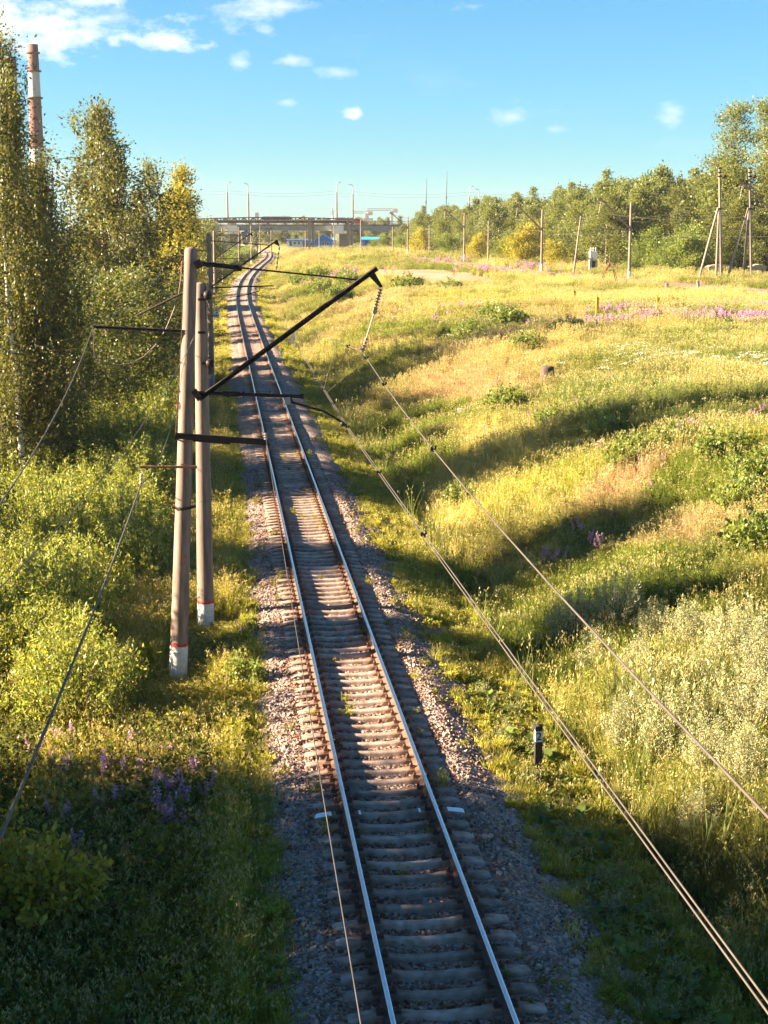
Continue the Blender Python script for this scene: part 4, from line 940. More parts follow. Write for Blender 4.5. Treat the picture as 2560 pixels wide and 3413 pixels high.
# a pale block of stone on the ballast shoulder, and two more stones
def rock(p, s, m, lab, seed):
    rg = np.random.default_rng(seed); b = B(); n = 12; vs = []; prof = [(.35, -.5), (.9, -.35), (1, .05), (.92, .36), (.6, .5)]
    for rr_, z in prof:
        for k in range(n):
            a = 2 * math.pi * k / n; q = rr_ * (1 + .13 * rg.normal()); e = (abs(math.cos(a)) ** 5 + abs(math.sin(a)) ** 5) ** -.2
            vs.append((q * e * math.cos(a) * s[0] / 2, q * e * math.sin(a) * s[1] / 2, z * s[2]))
    fs = [(i * n + k, i * n + (k + 1) % n, (i + 1) * n + (k + 1) % n, (i + 1) * n + k) for i in range(4) for k in range(n)] + [tuple(range(4 * n, 5 * n))]
    b.add(vs, fs); o = b.build('stone', M[m]); o.location = p; o.rotation_euler = (.05, .1, .2); tag(o, lab, 'stone')
q = hit(1909, 3290); rock((q.x, q.y, -.47 + .03), (.23, .18, .14), 'stone', 'large pale pink stone lying on the right ballast shoulder in front', 3)
q = hit(1540, 1396); rock((q.x, q.y, q.z + .3), (.5, .4, .5), 'old_concrete', 'pale grey boulder in the grass left of a meadow shrub', 5)

# ------------------------------------------------------------------ trees
def nrm(v): return v / (np.linalg.norm(v, axis=-1, keepdims=True) + 1e-9)
def tree_parts(seed, H, base, R, prof, nl, ncl, per, sig, leaf, rise=.5, droop=.3, strings=0, slen=1.2, sper=20, trunk_r=.14, lean=(0, 0), asp=.55, multi=1, top=True, bare=.0, trunk_n=8):
    rng = np.random.default_rng(seed); lines = []; C = []; Dr = []; nt_ = []
    for mstem in range(multi):
        a0 = rng.random() * 6.28; sp = 0 if multi == 1 else R * .45
        ln = np.array([lean[0] + math.cos(a0 + mstem * 2.1) * sp / H, lean[1] + math.sin(a0 + mstem * 2.1) * sp / H]); Hm = H * (1 if mstem == 0 else rng.uniform(.72, .95))
        tt = np.linspace(0, 1, 10); wob = np.cumsum(rng.normal(size=(10, 2)) * .012 * H, 0) * .5; wob[0] = 0
        tp = np.stack([ln[0] * tt * Hm + wob[:, 0], ln[1] * tt * Hm + wob[:, 1], tt * Hm * .97], -1)
        tp[0, 2] = -.3
        nt_.append(len(lines)); lines.append((tp, trunk_r * (1 - tt * .9) * (1 if multi == 1 else .7)))
        trk_at = lambda t: np.array([np.interp(t, tt, tp[:, k]) for k in range(3)])
        n_ = max(3, nl // multi)
        for i in range(n_):
            t = base + (1 - base) * ((i + rng.random()) / n_) ** .95; az = i * 2.4 + rng.normal() * .5 + a0
            r = R * prof((t - base) / (1 - base)) * rng.uniform(.42, 1.25) + .05; dirv = np.array([math.cos(az), math.sin(az), 0]); o = trk_at(min(t, .97))
            u = np.linspace(0, 1, 6); br = o + dirv * (r * u)[:, None] + np.array([0, 0, 1]) * (rise * r * u - droop * r * u ** 2)[:, None] + np.cumsum(rng.normal(size=(6, 3)) * .03 * r, 0)
            lines.append((br, trunk_r * .34 * (1 - t * .5) * (1 - .85 * u)))
            nb = max(1, int(ncl * (.35 + r / R)))
            for k in range(nb):
                uu = rng.uniform(.25, 1.05); c = np.array([np.interp(uu, u, br[:, q]) for q in range(3)]) + rng.normal(size=3) * .11 * r
                if rng.random() < bare: continue
                m = int(per * rng.uniform(.5, 1.4)); C.append(c + rng.normal(size=(m, 3)) * np.array([sig, sig, sig * .75])); Dr.append(np.tile(nrm(c - o + np.array([0, 0, .2])), (m, 1)))
                lines.append((np.stack([np.array([np.interp(uu * .8, u, br[:, q]) for q in range(3)]), c]), np.array([.012, .004]) * (1 + trunk_r * 4)))
                if strings:
                    for s_ in range(strings):
                        m = int(sper * rng.uniform(.5, 1.3)); L = slen * rng.uniform(.4, 1.2); st = c + rng.normal(size=3) * sig * .8; z = rng.random(m) * L; sway = rng.normal(size=2) * .12
                        C.append(np.stack([st[0] + sway[0] * z + rng.normal(size=m) * .045, st[1] + sway[1] * z + rng.normal(size=m) * .045, st[2] - z], -1)); Dr.append(np.tile(np.array([0, 0, -1.]), (m, 1)))
        if top:
            for k in range(6):
                c = trk_at(1 - .02 * k) + rng.normal(size=3) * np.array([.06, .06, .04]) * R; m = int(per * .6); C.append(c + rng.normal(size=(m, 3)) * np.array([sig * .6, sig * .6, sig * .9])); Dr.append(np.tile(np.array([0, 0, 1.]), (m, 1)))
    C = np.concatenate(C); Dr = np.concatenate(Dr)
    ok = C[:, 2] > .15; C = C[ok]; Dr = Dr[ok]
    V = leaf_quads(C, leaf, rng, dirs=Dr, asp=asp)
    clump = fbm(C[:, 0] * .9 / max(sig, .2) * .5 + seed, C[:, 2] * .9 / max(sig, .2) * .5, 2)
    k = (.72 + .5 * clump + rng.normal(size=len(C)) * .16).clip(.45, 1.6)
    tint = np.stack([k * (1 + .10 * rng.normal(size=len(C))), k, k * (1 + .15 * rng.normal(size=len(C)))], -1).clip(.2, 2)
    TV, TF = tubes_np(lines, 5); tmi = np.concatenate([np.full((len(l[0]) - 1) * 5, 0 if i in nt_ else 1) for i, l in enumerate(lines)])
    return V, np.repeat(tint, 4, axis=0), TV, TF, tmi
pr_birch = lambda t: max(.12, math.sin(math.pi * min(1, t * .85 + .12)) ** .7)
pr_round = lambda t: max(.15, math.sqrt(max(0, 1 - (2 * t * .92 - .75) ** 2)))
pr_cone = lambda t: 1.02 - t * .93
pr_poplar = lambda t: .55 + .45 * math.sin(math.pi * t ** .7) - .35 * t
def make_tree(name, lab, cat, group, lm, bm, *a, fol='crown', stem='trunk', **k):
    V, tn, TV, TF, tmi = tree_parts(*a, **k)
    r = empty(name, (0, 0, 0), 0, lab, cat, group)
    tm = quads(stem, TV, [M[bm], M['bark']], F=TF, mi=tmi, smooth=True); link(bpy.data.objects.new(stem, tm), r)
    cm = quads(fol, V, M[lm], tint=tn); link(bpy.data.objects.new(fol, cm), r)
    return r
def place(r, x, y, s=1., rz=0., first=False, lab=None, sz=None, dz=-.05):
    o = r if first else copy_tree(r)
    o.location = (x, y, tz1(x, y) + dz); o.scale = (s, s, sz or s); o.rotation_euler = (0, 0, rz)
    if lab: o['label'] = lab
    return o
def pxat(u, d): return P(u, 900, d).x

# near birches at the left edge
BG = 'birches at the left edge'
bA = make_tree('birch_tree', 'leftmost tall birch with white trunk and long hanging leafy twigs', 'birch', BG, 'l_birch', 'birch', 11, 17.6, .12, 3.7, lambda t: max(.1, min(1, .55 + 2.2 * t) * max(0, 1.02 - t) ** .8), 54, 7, 64, .36, .115, rise=.45, droop=.55, strings=4, slen=2.3, sper=34, trunk_r=.16)
x = P(66, 900, 60).x; place(bA, x - .3, 60, 1.0, .3, True)
bB = make_tree('birch_tree', 'bushy birch low at the left edge before the white trunk', 'birch', BG, 'l_birch', 'birch', 12, 10.8, .08, 3.2, pr_birch, 46, 7, 70, .38, .115, rise=.4, droop=.6, strings=4, slen=1.7, sper=24, trunk_r=.10)
place(bB, -13.7, 47.0, .62, 1.1, True)
place(bA, -15.8, 64, 1.12, 3.4, lab='tall birch crowded behind the leftmost birch, hiding the second chimney')
place(bA, -14.0, 62.0, .82, 5.0, lab='half grown birch between the leftmost birch and the chimney foot')
place(bB, -17.0, 66, 1.0, 2.6, lab='bushy birch behind the white trunk of the leftmost birch')
place(bB, -16.4, 73, .95, 4.0, lab='small bushy birch right of the leftmost birch, above the willow thicket')
# group further along
G2 = 'tall birches left of the track in the middle distance'
bC = make_tree('birch_tree', 'tall slender birch with airy top, second tree from the left', 'birch', G2, 'l_birch', 'birch', 21, 19.9, .14, 3.1, lambda t: max(.12, min(1, .5 + 2 * t) * max(0, 1.03 - t) ** .7), 46, 7, 44, .38, .19, rise=.6, droop=.5, strings=3, slen=1.8, sper=17, trunk_r=.17)
bD = make_tree('birch_tree', 'full leaning birch with a drooping side branch over the chimney foot', 'birch', G2, 'l_birch', 'birch', 22, 18.6, .10, 3.8, pr_round, 48, 7, 50, .42, .19, rise=.5, droop=.55, strings=2, slen=1.4, sper=18, trunk_r=.15, multi=2)
place(bC, pxat(325, 106), 106, 1, .5, True)
place(bD, pxat(428, 104), 104, 1.06, 1.7, True, 'broad birch with an open feathery top just left of the yellowish tree')
place(bD, pxat(285, 112), 112, .74, 3.5, lab='lower birch at the left of the middle group, drooping over the chimney foot')
place(bD, pxat(462, 112), 112, .88, 5.2, lab='dense birch at the right side of the middle group')
place(bC, pxat(380, 120), 120, .85, 2.2, lab='birch standing behind the middle group, its top between two others')
dk = make_tree('dark_tree', '-', 'tree', 'dark leafy trees under the birches', 'l_dark', 'bark', 31, 10.8, .05, 3.8, pr_round, 46, 8, 54, .46, .19, rise=.5, droop=.3, trunk_r=.13, multi=2)
for i, (u, d, s, lab) in enumerate(((395, 86, .86, 'dark leafy tree below the middle birches, beside the tallest pole'), (300, 80, .85, 'dark leafy tree just right of the leftmost birch'), (505, 95, .6, 'dark leafy tree directly left of the tallest pole top'), (180, 92, .95, 'dark leafy tree in the gap before the brick building'), (585, 120, .72, 'dark low tree behind the top of the tallest pole'), (600, 150, .62, 'dark low tree beside the plate pole'))):
    place(dk, pxat(u, d), d, s, i * 1.3, i == 0, lab)
yt = make_tree('yellowish_tree', '-', 'tree', 'yellowish trees left of the track', 'l_yellow', 'bark', 33, 15, .06, 3.1, pr_cone, 50, 7, 50, .46, .22, rise=.55, droop=.25, trunk_r=.15)
yt.children[1].data.materials[0] = leafmat('olive_leaf', (.155, .155, .055), trans=.45)
for i, (u, d, s, lab) in enumerate(((598, 140, 1.0, 'yellowish pointed tree right of the middle birches'), (625, 160, .96, 'second yellowish tree, slimmer, towards the bridge'), (555, 146, .95, 'yellowish tree half hidden by the middle birches'), (612, 178, 1.12, 'yellowish tree with the highest pointed top behind the others'))):
    place(yt, pxat(u, d), d, s, i * 1.9, i == 0, lab, sz=s * (1.08 if i == 3 else 1))
for i, (u, d, s, lab) in enumerate(((668, 232, 1.10, 'dark rounded tree at the left end of the bridge'), (690, 265, 1.0, 'dark rounded tree touching the left end of the truss'), (640, 215, 1.0, 'dark tree behind the slimmer yellowish tree'))):
    place(dk, pxat(u, d), d, s, i * 2.2 + 1, False, lab)

# ------------------------------------------------------------------ bushes
def make_bush(name, lab, cat, group, lm, seed, H, R, stems, per, leaf, asp=.35, spread=.55, sig=.11):
    rng = np.random.default_rng(seed); lines = []; C = []; Dr = []
    for i in range(stems):
        a = rng.random() * 6.28; q = math.sqrt(rng.random()) * R; h = H * (1 - .45 * (q / R) ** 2) * rng.uniform(.7, 1.08); b0 = np.array([math.cos(a), math.sin(a), 0])
        u = np.linspace(0, 1, 5); st = b0 * (q * .25 + q * .75 * u ** .8)[:, None] + np.array([0, 0, 1]) * (h * u)[:, None] + np.cumsum(rng.normal(size=(5, 3)) * .035, 0)
        st[0, 2] = -.1; lines.append((st, .014 * (1 - .8 * u)))
        m = int(per * rng.uniform(.7, 1.2)); uu = .18 + .82 * rng.random(m) ** .75; c = np.stack([np.interp(uu, u, st[:, k]) for k in range(3)], -1) + rng.normal(size=(m, 3)) * sig * (1.25 - uu[:, None] * .8)
        C.append(c); Dr.append(nrm(rng.normal(size=(m, 3)) * .7 + np.array([0, 0, .8])))
    C = np.concatenate(C); Dr = np.concatenate(Dr); V = leaf_quads(C, leaf, rng, dirs=Dr, asp=asp)
    k = (1 + .2 * rng.normal(size=len(C))).clip(.5, 1.6); tint = np.stack([k * (1 + .12 * rng.normal(size=len(C))), k, k * (1 + .1 * rng.normal(size=len(C)))], -1).clip(.2, 2)
    TV, TF = tubes_np(lines, 4); r = empty(name, (0, 0, 0), 0, lab, cat, group)
    link(bpy.data.objects.new('stem', quads('stem', TV, M['bark'], F=TF, smooth=True)), r)
    link(bpy.data.objects.new('foliage', quads('foliage', V, M[lm], tint=np.repeat(tint, 4, 0))), r)
    return r
WGp = 'yellow green willow bushes in the thicket left of the poles'
wl = 'upright yellow green willow bush in the sunlit thicket left of the concrete poles'
wb = [make_bush('willow_bush', wl, 'bush', WGp, 'l_willow', 40 + i, 2.7, 1.5, 105, 88, .095, sig=.10) for i in range(3)]
rng = np.random.default_rng(5); used = [0, 0, 0]; n = 0; spots = []
for y in np.arange(31, 106, 1.75):
    lo = -.262 * y - 1.2 if y < 70 else -.235 * y; hi = float(cx(y)) - (5.9 if y < 35 else 6.6 if y < 44 else 5.6)
    x = hi - rng.random() * .8
    while x > lo:
        spots.append((x, y + rng.normal() * .5)); x -= rng.uniform(1.7, 2.5)
for (x, y) in spots:
    if y > 36 and y < 42 and x > cx(y) - 6.6: continue
    i = n % 3; s = rng.uniform(.8, 1.22) * (1 if y < 60 else 1.12); 
    if fbm(x * .25, y * .18 + 30, 2) < .33: n += 1; continue
    place(wb[i], x, y, s, rng.random() * 6.28, used[i] == 0); used[i] += 1; n += 1
# far green bushes along both sides of the track
FGp = 'green bushes lining the left side of the track further away'
fb = [make_bush('roadside_bush', 'rounded green bush lining the left side of the track beyond the tallest pole', 'bush', FGp, 'l_shrub', 60 + i, 3.2, 2.0, 120, 55, .19, sig=.2, asp=.5) for i in range(2)]
used = [0, 0]; n = 0
for y in np.concatenate([np.arange(84, 200, 4.5), np.arange(200, 540, 9.)]):
    for k in range(2 if y < 200 else 2):
        x = float(cx(y)) - rng.uniform(5.2, 7.5) - k * rng.uniform(2.5, 5); s = rng.uniform(.6, 1.15) * (1 if y < 200 else 1.25)
        if k == 0 and y < 200: s *= .75
        i = n % 2; place(fb[i], x, float(y + rng.normal()), s, rng.random() * 6.28, used[i] == 0); used[i] += 1; n += 1
# meadow shrubs
SHp = 'green shrubs scattered over the meadow'
sh = make_bush('meadow_shrub', '-', 'shrub', SHp, 'l_shrub', 71, 1.7, 1.25, 70, 60, .13, sig=.13, asp=.55)
shl = [(1690, 1395, 1.15, 'largest green meadow shrub, lying right of the pale boulder'), (1840, 1440, .85, 'green meadow shrub below the tree stump'), (2020, 1480, .85, 'green meadow shrub left of the rosy grass patch'), (2110, 1570, 1.0, 'leafy meadow shrub surrounded by rosy dry grass'), (2530, 1640, 1.0, 'dark green shrub at the right edge above the shaded slope'), (1755, 1185, .95, 'low meadow shrub at the end of the upper shaded bank'), (1690, 1105, 1.15, 'dark meadow shrub on the crest of the upper shaded bank'), (1360, 985, 1.2, 'green shrub at the edge of the sandy patch'), (2540, 1860, 1.0, 'dark leafy shrub at the right edge beside the rosy grass'), (1075, 990, 1.3, 'green shrub on the bank behind the slanted bracket'), (1000, 960, 1.2, 'green shrub on the bank right of the far track bend'), (1130, 1010, 1.1, 'green shrub under the thin stay rod of the slanted bracket'), (2420, 1130, .8, 'small green shrub below the band of pink flowers'), (1500, 985, .9, 'small green shrub right of the sandy patch'), (2480, 1720, .9, 'shrub half in the shade near the right edge'), (1160, 960, 1.2, 'green shrub on the bank under the middle of the slanted bracket'), (1060, 945, 1.3, 'bushy green shrub on the bank beyond the slanted bracket'), (1640, 1085, 1.0, 'shrub on the left crest of the upper shaded bank'), (1560, 1140, .9, 'low shrub at the foot of the upper shaded bank'), (1900, 1120, .8, 'low green shrub below the yellow posts'), (1960, 1400, .8, 'small bright shrub in the middle of the plateau'), (2250, 1520, .9, 'green shrub above the shaded slope'), (2400, 1560, 1.0, 'dark shrub on top of the shaded slope near the right edge'), (1540, 1700, .8, 'bright green shrub in the hollow right of the ditch'), (1330, 1620, .7, 'tufted green shrub at the ditch below the grass verge')]
for i, (u, v, s, lab) in enumerate(shl):
    p = hit(u, v); s = s * (.9 + max(0, min(p.y, 150) - 70) / 190); place(sh, p.x, p.y, s, i * 1.1, i == 0, lab)
# silver willows
SVp = 'silvery willow bushes right of the ditch'
sv = [make_bush('silver_willow', 'pale silvery willow bush right of the ditch in the foreground', 'bush', SVp, 'l_silver', 81 + i, 2.25, .95, 80, 120, .068, asp=.3, sig=.085) for i in range(2)]
for i, (u, v, s) in enumerate([(1920, 2120, .8), (2060, 2070, .95), (2180, 2110, .9), (2290, 2150, .85), (1990, 2200, .8), (2130, 2230, .9), (2330, 2280, .95), (2450, 2200, .95), (2540, 2260, 1.0), (2230, 2330, .85), (2400, 2380, .9), (2520, 2420, .95), (2100, 2450, .8), (2240, 2480, .85), (2360, 2540, .9), (2480, 2600, .8), (2330, 2740, .6)]):
    p = hit(u, v + 60); place(sv[i % 2], p.x, p.y, s * rng.uniform(.55, 1.05), i * 2.1, i < 2)
# yellow maple sapling at the lower left, leafy shrubs at the pole foot
ms = make_bush('maple_sapling', 'yellow green maple sapling in the shade at the lower left edge', 'sapling', None, 'l_yellow', 91, 2.6, 1.0, 40, 110, .125, asp=.62, sig=.16)
p = P(190, 2780, 22.0); place(ms, p.x - .2, 22.0, .95, .4, True); ms2 = place(ms, p.x - 1.5, 23.2, .95, 2.0, False, 'second yellow green maple sapling, cut off by the left edge')
lm = make_bush('maple_sapling', 'small bright maple sapling beside the ballast, right of the white pole bases', 'sapling', None, 'l_shrub', 92, 1.5, .75, 26, 70, .11, asp=.65, sig=.12)
q = hit(845, 2215); place(lm, float(cx(34.8)) - 2.45, 34.8, .8, .2, True)

# ------------------------------------------------------------------ woods at the right
WD = 'trees of the woods beyond the second line'
wl_ = 'leafy green tree in the woods beyond the second line'
protos = [
 make_tree('woodland_tree', wl_, 'tree', WD, 'l_wood', 'bark', 101, 13, .10, 3.9, pr_round, 44, 7, 48, .62, .34, rise=.5, droop=.2, trunk_r=.18),
 make_tree('woodland_tree', wl_, 'tree', WD, 'l_wood', 'bark', 102, 14, .12, 3.2, pr_birch, 44, 7, 46, .6, .34, rise=.6, droop=.25, trunk_r=.17),
 make_tree('woodland_tree', wl_, 'tree', WD, 'l_dark', 'bark', 103, 13, .08, 3.8, pr_round, 44, 7, 50, .62, .34, rise=.5, droop=.2, trunk_r=.18, multi=2),
 make_tree('woodland_tree', wl_, 'tree', WD, 'l_wood', 'bark', 104, 15, .08, 2.6, pr_cone, 46, 7, 44, .5, .33, rise=.3, droop=.35, trunk_r=.17),
]
lw = make_tree('willow_tree', '-', 'willow', 'rounded willows in front of the woods', 'l_shrub', 'bark', 111, 7.5, .03, 3.9, pr_round, 44, 7, 40, .62, .28, rise=.5, droop=.2, trunk_r=.12, multi=3)
ly = make_tree('yellow_tree', '-', 'tree', 'bright yellow green trees in front of the woods', 'l_yellow', 'bark', 112, 7.5, .03, 3.0, pr_round, 44, 7, 38, .6, .28, rise=.5, droop=.2, trunk_r=.12, multi=2)
lw.children[1].data.materials[0] = leafmat('pale_willow_leaf', (.26, .28, .10), trans=.45)
edge = np.array([(64, 214), (56, 224), (35, 246), (26, 322), (8.5, 400), (0, 560)], float)
el = np.concatenate([[0], np.cumsum(np.linalg.norm(np.diff(edge, axis=0), axis=1))])
rng = np.random.default_rng(9); used = [0] * 4; n = 0
for row in range(6):
    step = 5.2 + row * .9
    for d in np.arange(0, el[-1], step):
        dd = d + rng.normal() * 1.2; x = np.interp(dd, el, edge[:, 0]); y = np.interp(dd, el, edge[:, 1])
        off = 4 + row * 7.5 + rng.normal() * 1.8; x2 = x + off * .93; y2 = y + off * .38
        if x2 > .262 * y2 + 7 or (row > 2 and y2 > 430): continue
        t = dd / el[-1]; s = np.interp(t, [0, .25, .5, .8, 1], [1.14, 1.10, .95, .80, .70]) * rng.uniform(.82, 1.13) * (.78 if row == 0 else .95 if row == 1 else 1.03)
        i = int(rng.choice([0, 1, 2, 3, 0, 2])) ; place(protos[i], x2, y2, s, rng.random() * 6.28, used[i] == 0); used[i] += 1; n += 1
for i, (u, d, s, lab) in enumerate(((2290, 226, 1.0, 'large rounded pale willow left of the left braced pole'), (2200, 232, .9, 'rounded pale willow right of the nearest second line pole'), (2120, 238, .55, 'low pale willow bush behind the nearest second line pole'), (2440, 232, .8, 'rounded pale willow between the two braced poles'), (1700, 285, .8, 'rounded green willow left of the bright yellow tree'), (1500, 350, .72, 'rounded green willow among the middle poles of the second line'), (1420, 380, .7, 'rounded green willow near the left end of the woods'), (1340, 430, .75, 'rounded green willow at the left end of the woods'), (2560, 228, .9, 'pale willow at the right edge under the poplars'), (1285, 520, .8, 'round willow beside the right end of the bridge'), (1240, 500, .55, 'low willow below the low blue house'), (1180, 530, .4, 'small willow bush by the right truss columns'))):
    place(lw, pxat(u, d), d, s, i * 1.7, i == 0, lab)
for i, (u, d, s, lab) in enumerate(((1745, 272, .95, 'bright yellow green tree left of the pole with white base in mid woods'), (1850, 262, .62, 'bright yellow green tree right of the bright larger one'), (1400, 372, .85, 'bright yellow green tree near the left end of the woods'), (1590, 315, .75, 'bright yellow green tree between the middle poles'), (2040, 262, .85, 'bright yellow green tree behind the tripod frame'))):
    place(ly, pxat(u, d), d, s, i * 2.3, i == 0, lab)
pp = make_tree('poplar_tree', '-', 'poplar', 'tall poplars at the right edge', 'l_wood', 'bark', 121, 26, .16, 4.6, lambda t: .95 - .55 * t if t < .5 else .68 - .5 * (t - .5), 60, 7, 42, .75, .34, rise=.95, droop=.25, trunk_r=.34, bare=.12)
for i, (u, d, s, lab) in enumerate(((2442, 246, 1.0, 'tall open poplar left of two at the right edge'), (2545, 242, 1.0, 'tall poplar cut off by the right edge'), (2600, 252, 1.05, 'poplar beyond the right edge whose boughs reach into view'))):
    place(pp, pxat(u, d), d, s, i * 2.0, i == 0, lab)
ct = make_tree('tall_tree', '-', 'tree', 'taller trees rising above the woods', 'l_wood', 'bark', 131, 18.2, .2, 2.1, pr_cone, 48, 6, 34, .42, .30, rise=.4, droop=.35, trunk_r=.2)
for i, (u, d, s, lab) in enumerate(((2016, 300, 1.02, 'tall pointed tree standing above the middle of the woods'), (1520, 455, .78, 'pointed tree above the woods right of the antenna masts'), (1412, 470, .80, 'pointed tree beside the shorter antenna mast'), (2210, 285, .95, 'pointed tree above the woods left of the braced poles'), (1640, 420, .85, 'pointed tree above the woods right of the two lamps'), (1720, 390, .86, 'pointed tree above the woods, left of the mid woods dip'), (1780, 370, .9, 'pointed tree above the bright yellow tree'), (1900, 340, .92, 'pointed tree above the leaning telegraph pole'), (2090, 300, .9, 'pointed tree above the nearest second line pole'), (2300, 290, 1.0, 'pointed tree above the large pale willow'), (1580, 440, .76, 'pointed tree between the two lamps above the woods'), (1460, 480, .74, 'pointed tree between the two antenna masts'))):
    place(ct, pxat(u, d), d, s, i * 1.3, i == 0, lab)
# distant woods behind the bridge
DW = 'distant trees behind the far bridge'; first = True
for i in range(70):
    y = rng.uniform(700, 900); x = rng.uniform(-.16 * y, .03 * y); o = place(protos[i % 4], x, y, rng.uniform(.6, .95), rng.random() * 6.28); o['label'] = 'distant hazy tree seen under and behind the far bridge'; o['group'] = DW; o.name = 'distant_tree'
# trees left of the frame whose shade lies over the foreground and the track
OG = 'trees left of the frame shading the foreground'
for (x, y, s) in SHADE:
    o = place(dk, x, y, s, x * 3 + y); o['label'] = 'dark leafy tree just outside the left edge, shading the foreground'; o['group'] = OG
hc = make_tree('tall_tree', 'tall high crowned unseen tree added outside the left edge to shade the meadow', 'tree', OG, 'l_dark', 'bark', 141, 17.0, .44, 3.2, pr_round, 40, 7, 44, .5, .24, rise=.45, droop=.25, trunk_r=.2)  # unseen trees, added with high crowns to cast shadow bands on the meadow
for i, (x, y, s) in enumerate(((-18.5, 47.9, .84), (-22.5, 46.6, .92), (-21, 97, 1.15), (-30, 99, 1.2))): place(hc, x - (14 if y > 90 else 0), y, s, i * 1.4, i == 0)
hn_ = make_tree('slim_shade_tree', 'slim unseen tree added outside the left edge to shade between the two concrete poles', 'tree', OG, 'l_dark', 'bark', 151, 15.5, .3, 1.75, pr_round, 40, 7, 44, .4, .24, rise=.45, droop=.25, trunk_r=.15)  # unseen tree, added and kept narrow so its shadow misses both poles
place(hn_, -18.5, 38.4, .92, 0, True)
# ------------------------------------------------------------------ ground plants (stuff): instanced tufts
PC = bpy.data.collections.new('tufts')
def proto(name, V, mi=None, mats=None, tint=None):
    me = quads(name, V, mats or [M['g']], mi=mi, tint=tint if tint is not None else np.ones((len(np.asarray(V).reshape(-1, 3)), 3)))
    o = bpy.data.objects.new(name, me); PC_cur.objects.link(o); return o
def blades(rng, n, R, h, w, bend=.35):
    a = rng.random(n) * 6.28; q = np.sqrt(rng.random(n)) * R; b0 = np.stack([np.cos(a) * q, np.sin(a) * q, np.zeros(n)], -1)
    da = rng.random(n) * 6.28; dv = np.stack([np.cos(da), np.sin(da), np.zeros(n)], -1); sd = np.stack([-np.sin(da), np.cos(da), np.zeros(n)], -1)
    H = h * rng.uniform(.55, 1.15, n); bd = bend * rng.uniform(.2, 1.3, n) * H
    p0 = b0; p1 = b0 + dv * (bd * .3)[:, None] + np.array([0, 0, 1]) * (H * .55)[:, None]; p2 = b0 + dv * bd[:, None] + np.array([0, 0, 1]) * H[:, None]
    rot = rng.random(n) * 6.28; sd = np.stack([np.cos(rot), np.sin(rot), np.zeros(n)], -1); W_ = w * rng.uniform(.6, 1.3, n)[:, None]
    q1 = np.stack([p0 - sd * W_ * .5, p0 + sd * W_ * .5, p1 + sd * W_ * .42, p1 - sd * W_ * .42], 1); q2 = np.stack([p1 - sd * W_ * .42, p1 + sd * W_ * .42, p2 + sd * W_ * .06, p2 - sd * W_ * .06], 1)
    return np.concatenate([q1, q2]), p2, H
def tintn(rng, n, v=.18): k = (1 + v * rng.normal(size=n)).clip(.5, 1.5); return np.repeat(np.stack([k * (1 + .1 * rng.normal(size=n)), k, k], -1).clip(.2, 2), 4, 0)
def t_grass(name, seed, n, R, h, w, bend=.35, seeds=0, seedsize=.05):
    rng = np.random.default_rng(seed); V, tips, H = blades(rng, n, R, h, w, bend); mi = np.zeros(len(V), int)
    if seeds:
        tp = tips[np.argsort(-H)[:seeds]]; C = np.repeat(tp, 5, 0) - np.array([0, 0, 1]) * rng.random((seeds * 5, 1)) * seedsize * 3.2 + rng.normal(size=(seeds * 5, 3)) * .012
        S = leaf_quads(C, seedsize, rng, dirs=np.tile(np.array([0, 0, 1.]), (seeds * 5, 1)), asp=.35); V = np.concatenate([V, S]); mi = np.concatenate([mi, np.ones(len(S), int)])
    return proto(name, V, mi, [M['g'], M['seed']], tintn(rng, len(V)))
def t_forb(name, seed, stems, R, h, per, leaf, asp=.35, flower=None, fsize=.05, fn=0, fl=.25):
    rng = np.random.default_rng(seed); Vs = []; mi = []
    for i in range(stems):
        a = rng.random() * 6.28; q = math.sqrt(rng.random()) * R; b0 = np.array([math.cos(a) * q, math.sin(a) * q, 0]); H = h * rng.uniform(.6, 1.12); ln = rng.normal(size=2) * .12 * H
        top_ = b0 + np.array([ln[0], ln[1], H]); sdir = np.array([math.cos(a * 3), math.sin(a * 3), 0]) * .006
        Vs.append(np.stack([b0 - sdir, b0 + sdir, top_ + sdir * .4, top_ - sdir * .4])[None]); mi.append([0])
        u = rng.uniform(.12, .98 - (fl if flower else 0), per); c = b0 + (top_ - b0) * u[:, None]; az = rng.random(per) * 6.28; d = np.stack([np.cos(az), np.sin(az), np.full(per, .45)], -1)
        Vs.append(leaf_quads(c, leaf, rng, dirs=d * 2.2, asp=asp)); mi.append([0] * per)
        if flower is not None and rng.random() < .85:
            u = 1 - fl * rng.random(fn); c = b0 + (top_ - b0) * u[:, None] + rng.normal(size=(fn, 3)) * fsize * .55 * (1.4 - u[:, None])
            if flower == 'umbel': c = top_ + rng.normal(size=(fn, 3)) * np.array([.07, .07, .012])
            Vs.append(leaf_quads(c, fsize, rng, asp=.8)); mi.append([1] * fn)
    V = np.concatenate(Vs); return proto(name, V, np.concatenate(mi), [M['g'], M[flower or 'seed']], tintn(rng, len(V)))
